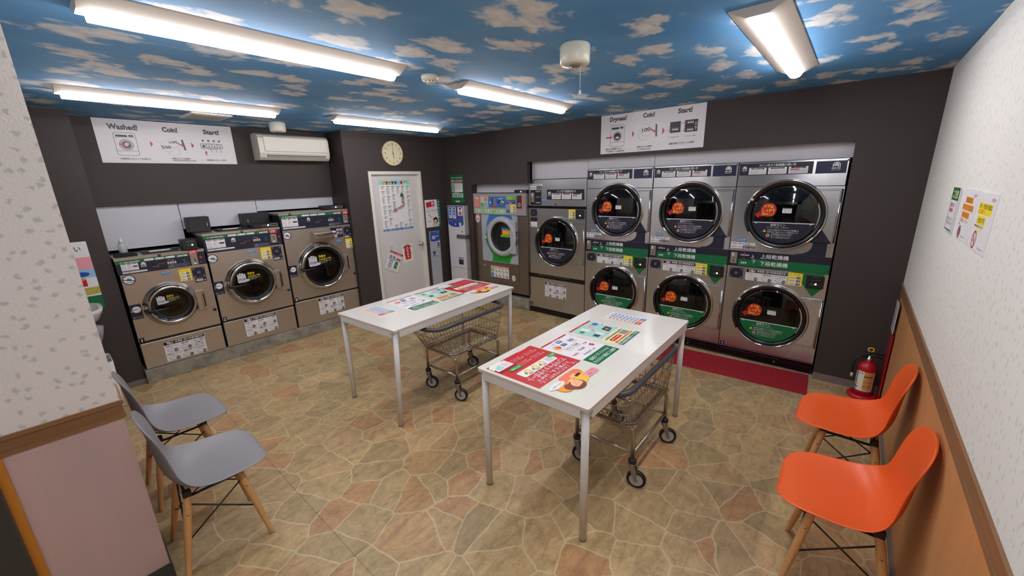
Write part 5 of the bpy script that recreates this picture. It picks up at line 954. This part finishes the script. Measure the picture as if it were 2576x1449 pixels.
# ================================================================ chairs
def chair(shell_mat, name, label, loc, rz, group, cat='chair'):
    t = thing(name, label, cat, loc, rz, group)       # faces +x
    # profile: front lip, seat, back; (x, z, half width, side lift, forward wrap)
    prof = [(.234, .394, .075, .0, 0), (.232, .404, .112, .0, 0), (.224, .413, .150, .002, 0), (.200, .419, .186, .006, 0), (.15, .420, .212, .012, 0), (.08, .415, .222, .022, 0), (.0, .409, .226, .030, 0), (-.07, .405, .226, .042, .002), (-.125, .412, .220, .050, .010), (-.170, .436, .206, .046, .022), (-.200, .476, .184, .030, .032), (-.216, .525, .166, .012, .036), (-.222, .58, .158, .004, .034), (-.226, .635, .158, .0, .028), (-.231, .69, .157, .0, .020), (-.239, .733, .146, -.003, .012), (-.249, .764, .115, -.004, .006), (-.255, .778, .07, -.003, .002), (-.257, .783, .025, -.001, 0)]
    n = 17; th = .008
    prof = [(a*.86, b, c, d, e) for a, b, c, d, e in prof]
    def grid(off):
        out = []
        for k, (x, z, w, l, fw) in enumerate(prof):
            a = prof[max(k-1, 0)]; b = prof[min(k+1, len(prof)-1)]; dx, dz = b[0]-a[0], b[1]-a[1]; L = math.hypot(dx, dz); nx, nz = dz/L, -dx/L
            row = []
            for i in range(n):
                s_ = -1+2*i/(n-1); e = abs(s_)**2.6
                row.append((x+fw*e-nx*off*-1*0 + nx*off, s_*w, z+l*e+nz*off))
            out.append(row)
        return out
    A, B = grid(0), grid(th)      # upper / lower skin
    R_ = len(prof); vs = [p for r in A for p in r]+[p for r in B for p in r]; N = R_*n; fs = []
    for k in range(R_-1):
        for i in range(n-1):
            a = k*n+i; fs.append((a, a+1, a+n+1, a+n)); fs.append((N+a+n, N+a+n+1, N+a+1, N+a))
    for i in range(n-1): fs.append((i+1, i, N+i, N+i+1)); b_ = (R_-1)*n; fs.append((b_+i, b_+i+1, N+b_+i+1, N+b_+i))
    for k in range(R_-1): a = k*n; fs.append((a, a+n, N+a+n, N+a)); a = k*n+n-1; fs.append((a+n, a, N+a, N+a+n))
    m = MB(); m.add(vs, fs, shell_mat, True); o = m.build('seat_shell', t); sd = o.modifiers.new('smooth', 'SUBSURF'); sd.levels = 1; sd.render_levels = 2
    tops = {}; bots = {}
    for sx in (1, -1):
        for sy in (1, -1):
            top = Vector((.10*sx-.025, .105*sy, .385)); bot = Vector((.172*sx-.03, .170*sy, 0)); tops[(sx, sy)] = top; bots[(sx, sy)] = bot
            m = MB(); d = (bot-top); pts = [tuple(top+d*q) for q in (0, .12, .55, 1)]
            rings = []
            for q, rr in ((0, .014), (.15, .0165), (.5, .0155), (.98, .0115), (1, .0105)):
                c_ = top+d*q; rings.append([(c_.x+rr*cos(2*pi*j/12), c_.y+rr*sin(2*pi*j/12), c_.z) for j in range(12)])
            m.loft(rings, BEECH); lg = m.build('leg', t)
            MB().lathe([(.005, -.002), (.005, .002)], DSTEEL, 'y', tuple(top+d*.22+Vector((0, sy*.016, 0))), 8).build('bolt', lg)
    m = MB(); r = .0035
    def at(k, q): return tops[k]+(bots[k]-tops[k])*q
    for sy in (1, -1):
        m.tube([tuple(at((1, sy), .12)), tuple(at((-1, sy), .55))], r, BLACK, 6); m.tube([tuple(at((-1, sy), .12)), tuple(at((1, sy), .55))], r, BLACK, 6)
    for sx in (1, -1):
        m.tube([tuple(at((sx, 1), .12)), tuple(at((sx, -1), .55))], r, BLACK, 6); m.tube([tuple(at((sx, -1), .12)), tuple(at((sx, 1), .55))], r, BLACK, 6)
    for a, b in (((1, 1), (1, -1)), ((1, -1), (-1, -1)), ((-1, -1), (-1, 1)), ((-1, 1), (1, 1))): m.tube([tuple(at(a, .04)), tuple(at(b, .04))], .006, BLACK, 6)
    for k in tops:
        p = tops[k]; m.box(p.x-.016, p.y-.016, .372, p.x+.016, p.y+.016, .40, BLACK, .003)
    m.build('wire_brace', t)
    return t
chair(GREYCH, 'grey_chair', 'nearer grey plastic shell chair with beech legs, in front at the left', (-3.700, -2.452, 0), radians(-1), 'grey chairs along the left wall')
chair(GREYCH, 'grey_chair', 'farther grey shell chair, back edge hidden behind the wall end', (-3.700, -1.815, 0), radians(1), 'grey chairs along the left wall')
chair(ORCH, 'orange_chair', 'nearer orange shell chair against the right wall, at the bottom right', (-2.105, -4.786, 0), radians(91), 'orange chairs along the right wall')
chair(ORCH, 'orange_chair', 'farther orange shell chair, next to the fire extinguisher', (-1.425, -4.786, 0), radians(89), 'orange chairs along the right wall')
# ================================================================ tables
def table(cx, cy, rz, L, Wd, label, lean):
    t = thing('folding_table', label, 'table', (cx, cy, 0), rz, 'white work tables in the middle of the room'); a, b = L/2, Wd/2
    MB().prism(rrp(-a, -b, a, b, .012), .7355, .74, TABLEW).prism(rrp(-a, -b, a, b, .012), .722, .7354, mat('beige_edge_band', (206, 192, 180), .45)).build('tabletop', t)
    m = MB(); e = .012
    for s_ in (1, -1): m.box(-a+e+.03, s_*(b-e)-.012, .682, a-e-.03, s_*(b-e)+.012, .7215, LEGW); m.box(s_*(a-e)-.012, -b+e+.03, .682, s_*(a-e)+.012, b-e-.03, .7215, LEGW)
    m.build('apron', t)
    for i, (sx, sy) in enumerate(((-1, 1), (-1, -1), (1, -1), (1, 1))):
        dx, dy = lean[i]; x, y = sx*(a-.03), sy*(b-.03)
        lg = MB().tube([(x, y, .7215), (x+dx*.5, y+dy*.5, .37), (x+dx, y+dy, .012)], .0185, LEGW, 16).build('leg', t); MB().lathe([(.019, 0), (.019, .014)], mat('foot_grey', (120, 118, 114), .5), c=(x+dx, y+dy, 0), n=16).build('foot_cap', lg)
    return t
RA = radians(3.17); RB = radians(.35)
table(-1.933, -1.999, RA, 1.367, .716, 'farther white table with posters, in front of the white door', ((0, 0), (-.035, -.0), (.0, .02), (0, 0)))
table(-1.944, -3.570, RB, 1.395, .676, 'nearer white table with posters, in the middle foreground', ((-.005, .0), (.0, .0), (.0, -.0), (0, 0)))
# posters on the tables: page reads from the +y side; local page x -> -world x, page y -> -world y
def page(x, y, rz, z=.74): return Matrix.Translation((x, y, z)) @ Matrix.Rotation(pi+rz, 4, 'Z')
def red_poster(x, y, rz, label):      # origin = page lower left (world +x,+y corner), size .385 x .54
    D = Dec(page(x, y, rz)); D.sheet(0, 0, .385, .54, mat('clear_cream_film', (222, 224, 208), .15), .0006); D.rect(0, 0, .385, .352, 'red')
    D.rr(.045, .165, .335, .232, .01, 'white'); D.rect(.06, .175, .11, .222, 'lgrey'); D.disc(.035, .178, .034, 'vgreen', ry=.02); D.text('質問する', .012, .172, .014, 'white', W=.045)
    for i in range(3): D.disc(.15+.062*i, .195, .02, 'ygold', 14); D.disc(.15+.062*i, .197, .010, 'white', 12); D.disc(.175+.062*i, .205, .009, 'vgreen', 12); D.text('QR読取', .135+.062*i, .218, .01, 'dgrey', W=.035)
    D.text('マンマチャットサポート', .03, .245, .045, 'white', W=.32, bold=.05); D.h += .0001; D.text('マンマチャットサポート', .033, .247, .040, 'red', W=.314, bold=.0)
    D.text('スグ答える。LINEで', .05, .293, .026, 'white', W=.28, bold=.01); D.text('「え、これどうやるの？」に、', .03, .322, .026, 'white', W=.31, bold=.01)
    for i in range(4):
        a, b = (.025, .10)[i // 2], (.115, .06)[i % 2]; a = .03+.12*(i // 2); D.rr(a, b, a+.014, b+.014, .004, 'gold'); D.lines(a+.018, b-.018, a+.105, b+.018, 3, 'lpink', JP)
    D.rr(.255, .01, .375, .10, .006, 'white'); D.rect(.255, .085, .375, .10, 'dred'); D.rr(.265, .03, .31, .075, .004, 'lpink'); D.rr(.318, .03, .365, .075, .004, 'mint'); D.disc(.285, .125, .05, 'vgreen', ry=.018); D.text('友だち追加', .25, .12, .014, 'white', W=.07)
    D.poly([(.26, -.0), (.36, -.0), (.385, .02), (.385, .06), (.33, .03)], 'cream'); D.rect(.05, -.02+.02, .13, .012, 'pink')
    # woman with a phone
    D.disc(.195, .435, .088, 'ygold', ry=.062); D.disc(.30, .440, .048, 'orange'); D.rr(.10, .37, .27, .43, .03, 'coral')
    D.disc(.24, .475, .05, 'hair', ry=.042); D.disc(.285, .46, .028, 'hair'); D.disc(.232, .468, .034, 'skin', ry=.03); D.poly([(.20, .485), (.235, .512), (.275, .49), (.24, .492)], 'hair'); D.poly([(.21, .44), (.245, .44), (.24, .42), (.215, .42)], 'skin')
    D.disc(.222, .47, .003, 'black', 8); D.disc(.243, .47, .003, 'black', 8); D.line(.226, .456, .238, .456, .0018, 'red'); D.poly([(.16, .40), (.20, .40), (.21, .425), (.15, .43)], 'skin'); D.rr(.135, .415, .175, .432, .003, 'black')
    D.disc(.315, .405, .058, 'white', ry=.022); D.text('どうやって使う？', .275, .40, .014, 'dgrey', W=.08); D.rr(.035, .44, .14, .485, .012, 'pink'); D.text('すぐに返信', .05, .465, .014, 'dred', W=.075); D.text('きました！', .05, .448, .013, 'dred', W=.065)
    return tag(D.build('red_poster'), label, 'poster', 'large red posters on the tables')
def pay_poster(x, y, rz, label):       # .265 x .385
    D = Dec(page(x, y, rz)); D.sheet(0, 0, .265, .385, 'white', .0006); D.rect(.002, .288, .263, .383, 'green'); D.text('店頭でご利用いただける', .015, .345, .028, 'white', W=.235, bold=.03); D.text('キャッシュレス決済', .03, .308, .03, 'white', W=.205, bold=.03); D.rect(.0, .0, .265, .015, 'red'); D.text('詳しくは店頭で', .09, .003, .01, 'white', W=.07)
    D.frame(.15, .13, .20, .165, .002, 'dgrey'); D.text('G Pay', .156, .14, .016, 'mblue', W=.04); D.frame(.08, .13, .13, .165, .002, 'dgrey'); D.text('●Pay', .086, .14, .016, 'black', W=.038); D.disc(.205, .09, .018, 'red'); D.disc(.222, .09, .018, 'orange'); D.text('mastercard', .19, .062, .01, 'dgrey', W=.04)
    for i, c_ in enumerate(('mblue', 'dred', 'green')): D.rr(.125+.015*i, .075, .138+.015*i, .105, .003, c_)
    D.text('JCB', .128, .083, .012, 'white', W=.035); D.text('VISA', .03, .08, .024, 'mblue', W=.055, bold=.03, shear=.2); D.rect(.03, .107, .085, .111, 'orange'); D.rect(.03, .07, .085, .074, 'mblue')
    D.rect(.11, .03, .155, .058, 'bluebox'); D.text('AMEX', .115, .038, .014, 'white', W=.035); D.text('Diners', .175, .035, .014, 'bluebox', W=.04); D.rr(.205, .03, .25, .05, .003, 'white'); D.text('d払い', .03, .17, .02, 'red', W=.04); D.text('PayPay', .2, .215, .02, 'red', W=.05, bold=.02); D.text('楽天Pay', .11, .2, .02, 'dred', W=.06, bold=.02); D.rr(.03, .205, .055, .235, .004, 'red'); D.text('P', .037, .21, .022, 'white'); D.text('iD  QUICPay', .08, .255, .018, 'dgrey', W=.12); D.text('DISCOVER', .2, .10+.02, .012, 'orange', W=.05)
    return tag(D.build('payment_poster'), label, 'poster', 'cashless payment posters on the tables')
def qr_poster(x, y, rz, label):        # .268 x .375
    D = Dec(page(x, y, rz)); D.sheet(0, 0, .268, .375, 'white', .0006); D.rect(.002, .338, .266, .373, 'dgreen'); D.text('QRコード決済の使用方法', .01, .344, .026, 'white', W=.25, bold=.03); D.rect(.002, .235, .266, .336, 'pyel')
    D.rect(.015, .315, .255, .328, 'red'); D.text('お手持ちのスマートフォンでお支払い', .025, .317, .010, 'white', W=.21); D.poly([(.12, .27), (.235, .27), (.245, .285), (.235, .305), (.12, .305)], 'red'); D.text('各種スマホ決済', .13, .28, .016, 'white', W=.1); D.rect(.02, .265, .10, .31, 'grey'); D.rect(.015, .25, .255, .258, 'mblue'); D.text('専用アプリのダウンロードが必要です', .03, .24, .009, 'dgrey', W=.21)
    for r in range(2):
        for c in range(2):
            a, b = .01+.128*c, .125-.105*r; D.rr(a, b, a+.12, b+.10, .004, 'mint'); k_ = r*2+c
            if k_ == 0: D.poly([(a+.02, b+.02), (a+.09, b+.02), (a+.10, b+.08), (a+.03, b+.07)], 'dgrey'); D.poly([(a+.05, b+.03), (a+.08, b+.05), (a+.06, b+.07)], 'gold')
            elif k_ == 1: D.rr(a+.02, b+.02, a+.05, b+.08, .004, 'white'); D.rr(a+.06, b+.03, a+.1, b+.07, .003, 'dgrey')
            elif k_ == 2: D.rr(a+.01, b+.03, a+.05, b+.07, .004, 'bluebox'); D.poly([(a+.06, b+.03), (a+.1, b+.03), (a+.11, b+.05), (a+.1, b+.07), (a+.06, b+.07)], 'pink')
            else: D.rr(a+.02, b+.02, a+.055, b+.085, .004, 'white'); D.rr(a+.07, b+.04, a+.105, b+.07, .003, 'vgreen')
            D.disc(a+.008, b+.092, .007, 'red', 12); D.text(str(k_+1), a+.008, b+.088, .01, 'white', 'c')
    D.rect(0, 0, .268, .014, 'red'); D.text('NO.1 コイン', .1, .003, .009, 'white', W=.06)
    return tag(D.build('code_payment_poster'), label, 'poster', 'code payment posters on the tables')
def price_poster(x, y, rz, label):     # .15 x .275
    D = Dec(page(x, y, rz)); D.sheet(0, 0, .155, .278, 'cream', .0006); D.rect(.008, .008, .147, .27, 'white')
    for i, (c_, d_) in enumerate((('orange', 'red'), ('blue', 'pblue'), ('salmon', 'ppink'))):
        a = .01+.046*i; D.rect(a, .01, a+.042, .225, d_ if i else 'pblue'); D.rr(a, .228, a+.042, .266, .004, ('bluebox', 'orange', 'red')[i]); D.text(('冬物', '夏物', '春物')[i], a+.006, .242, .016, 'white', W=.03); D.line(a+.0435, .01, a+.0435, .225, .002, 'orange')
        for j in range(7): D.text(('料金表', '衣替え', '800円', '乾燥30分', 'お得', '毛布2枚', '洗濯')[j], a+.004, .205-.028*j, .012, 'dgrey', W=.03)
    return tag(D.build('price_sheet'), label, 'poster', 'small price sheets on the tables')
red_poster(-2.238, -3.285, 0, 'large red poster with a woman and phone at the left end of the nearer table'); pay_poster(-1.962, -3.352, radians(.0), 'payment logo poster with green header on the nearer table, beside the red poster')
qr_poster(-1.648, -3.350, radians(1), 'code payment poster in mint and yellow on the nearer table'); price_poster(-1.382, -3.400, 0, 'small cream price sheet alone at the far end of the nearer table')
ca = lambda: None
red_poster(-1.290, -1.708, RA*.9, 'large red poster with a woman and phone at the right end of the farther table'); pay_poster(-1.982, -1.745, radians(2), 'payment logo poster with green header on the farther table')
qr_poster(-1.680, -1.735, radians(2), 'code payment poster in mint and yellow on the farther table'); price_poster(-2.337, -1.755, radians(3), 'small cream price sheet near the left end of the farther table')
# ================================================================ laundry carts
def caster(par, x, y, ang):
    c = MB(); T = Matrix.Translation((x, y, 0)) @ Matrix.Rotation(ang, 4, 'Z')
    c.lathe([(.001, .152), (.020, .152), (.023, .156), (.023, .174), (.017, .180), (.001, .180)], RUBBER, n=18, T=T); c = c.build('caster', par)
    m = MB(); ST = mat('caster_fork_steel', (150, 146, 138), .35, .9)
    m.lathe([(.001, .132), (.019, .132), (.021, .15), (.001, .152)], ST, n=16, T=T)
    for s_ in (1, -1): m.add([(.018, s_*.018, .14), (-.018, s_*.018, .14), (-.035, s_*.018, .05), (-.02, s_*.018, .045), (.018, s_*.02, .14), (-.018, s_*.02, .14), (-.035, s_*.021, .05), (-.02, s_*.021, .045)], [(0, 1, 2, 3), (7, 6, 5, 4), (0, 4, 5, 1), (1, 5, 6, 2), (2, 6, 7, 3), (3, 7, 4, 0)], ST, T=T)
    m.build('fork', c)
    w_ = MB(); cc = (-.026, 0, .054); T2 = T
    w_.torus([(.038, -.012), (.048, -.014), (.054, -.008), (.054, .008), (.048, .014), (.038, .012)], RUBBER, axis='y', c=cc, n=32, T=T2); w_.lathe([(.001, -.013), (.012, -.013), (.016, -.008), (.036, -.009), (.040, -.0125), (.040, .0125), (.036, .009), (.016, .008), (.012, .013), (.001, .013)], mat('wheel_grey', (178, 176, 182), .4), 'y', cc, 28, T=T2, smooth=False)
    w_.build('wheel', c)
def rounded_loop(a, b, r, z, n=6): return [(x, y, z) for x, y in rrp(-a, -b, a, b, r, n)]
def cart(cx, cy, rz, label, angs):
    t = thing('laundry_cart', label, 'laundry cart', (cx, cy, 0), rz, 'wire laundry carts under the tables')
    a, b = .250, .180; m = MB(); r = .0115
    for sx in (1, -1):
        pts = [(sx*a, -b, .18)]+[(sx*a, -b+.0, .33)]+[(sx*a, -b+.035*(1-cos(q))*1.0, .335+.035*sin(q)) for q in (pi/6, pi/3, pi/2)]+[(sx*a, b-.035, .37)]+[(sx*a, b-.035*(1-cos(q)), .335+.035*sin(q)) for q in (pi/3, pi/6)]+[(sx*a, b, .33), (sx*a, b, .18)]
        m.tube(pts, r, DSTEEL, 10); m.tube([(sx*a, -b, .215), (sx*a, b, .215)], .009, DSTEEL, 8)
    for sy in (1, -1): m.tube([(-a, sy*b, .215), (a, sy*b, .215)], .009, DSTEEL, 8); m.box(-a-.02, sy*(b-.03)-.012, .368, a+.02, sy*(b-.03)+.012, .374, DSTEEL)
    m.build('frame', t)
    # wire basket: floor grid, hoops and uprights
    m = MB(); q = .0021
    fa, fb, ta, tb, z0, z1 = .275, .185, .415, .200, .385, .645; off = -.02
    def pt(s_, k, ra, rb): return None
    for i in range(23):
        x = -fa+2*fa*i/22; m.tube([(x+off*0, -fb, z0), (x, fb, z0)], q, DSTEEL, 4)
    for i in range(11):
        y = -fb+2*fb*i/10; m.tube([(-fa, y, z0), (fa, y, z0)], q*1.2, DSTEEL, 4)
    def loop(k, rr=.05, n=6):
        A_, B_, z = fa+(ta-fa)*k, fb+(tb-fb)*k, z0+(z1-z0)*k; sh = -.045*k; return [(x+sh, y) for x, y in rrp(-A_, -B_, A_, B_, rr+.05*k, n)], z
    for k, th_ in ((.0, .0035), (.12, .0025), (.42, .003), (.72, .003), (1, .0035)):
        pts, z = loop(k); m.tube([(x, y, z) for x, y in pts], th_, DSTEEL, 6, True)
    def peri(k, s_):
        pts, z = loop(k, n=6); n_ = len(pts); L = [0]
        for i in range(n_): p, p2 = pts[i], pts[(i+1) % n_]; L.append(L[-1]+math.hypot(p2[0]-p[0], p2[1]-p[1]))
        d = s_*L[-1]
        for i in range(n_):
            if L[i+1] >= d: f = (d-L[i])/max(L[i+1]-L[i], 1e-9); p, p2 = pts[i], pts[(i+1) % n_]; return (p[0]+(p2[0]-p[0])*f, p[1]+(p2[1]-p[1])*f, z)
    NW = 54
    for i in range(NW): m.tube([peri(0, i/NW), peri(1, i/NW)], q, DSTEEL, 4)
    m.build('wire_basket', t)
    m = MB(); pts, z = loop(1, .06); m.tube([(x, y, z+.012) for x, y in pts], .0155, GREYV, 12, True); m.build('bumper_rim', t)
    for i, (sx, sy) in enumerate(((-1, 1), (-1, -1), (1, -1), (1, 1))): caster(t, sx*a, sy*b, angs[i])
    return t
cart(-1.860, -2.255, radians(1), 'wire laundry cart on casters half under the farther table', (radians(125), radians(118), radians(130), radians(120)))
cart(-1.878, -3.735, radians(0), 'wire laundry cart on casters half under the nearer table', (radians(112), radians(105), radians(118), radians(108)))
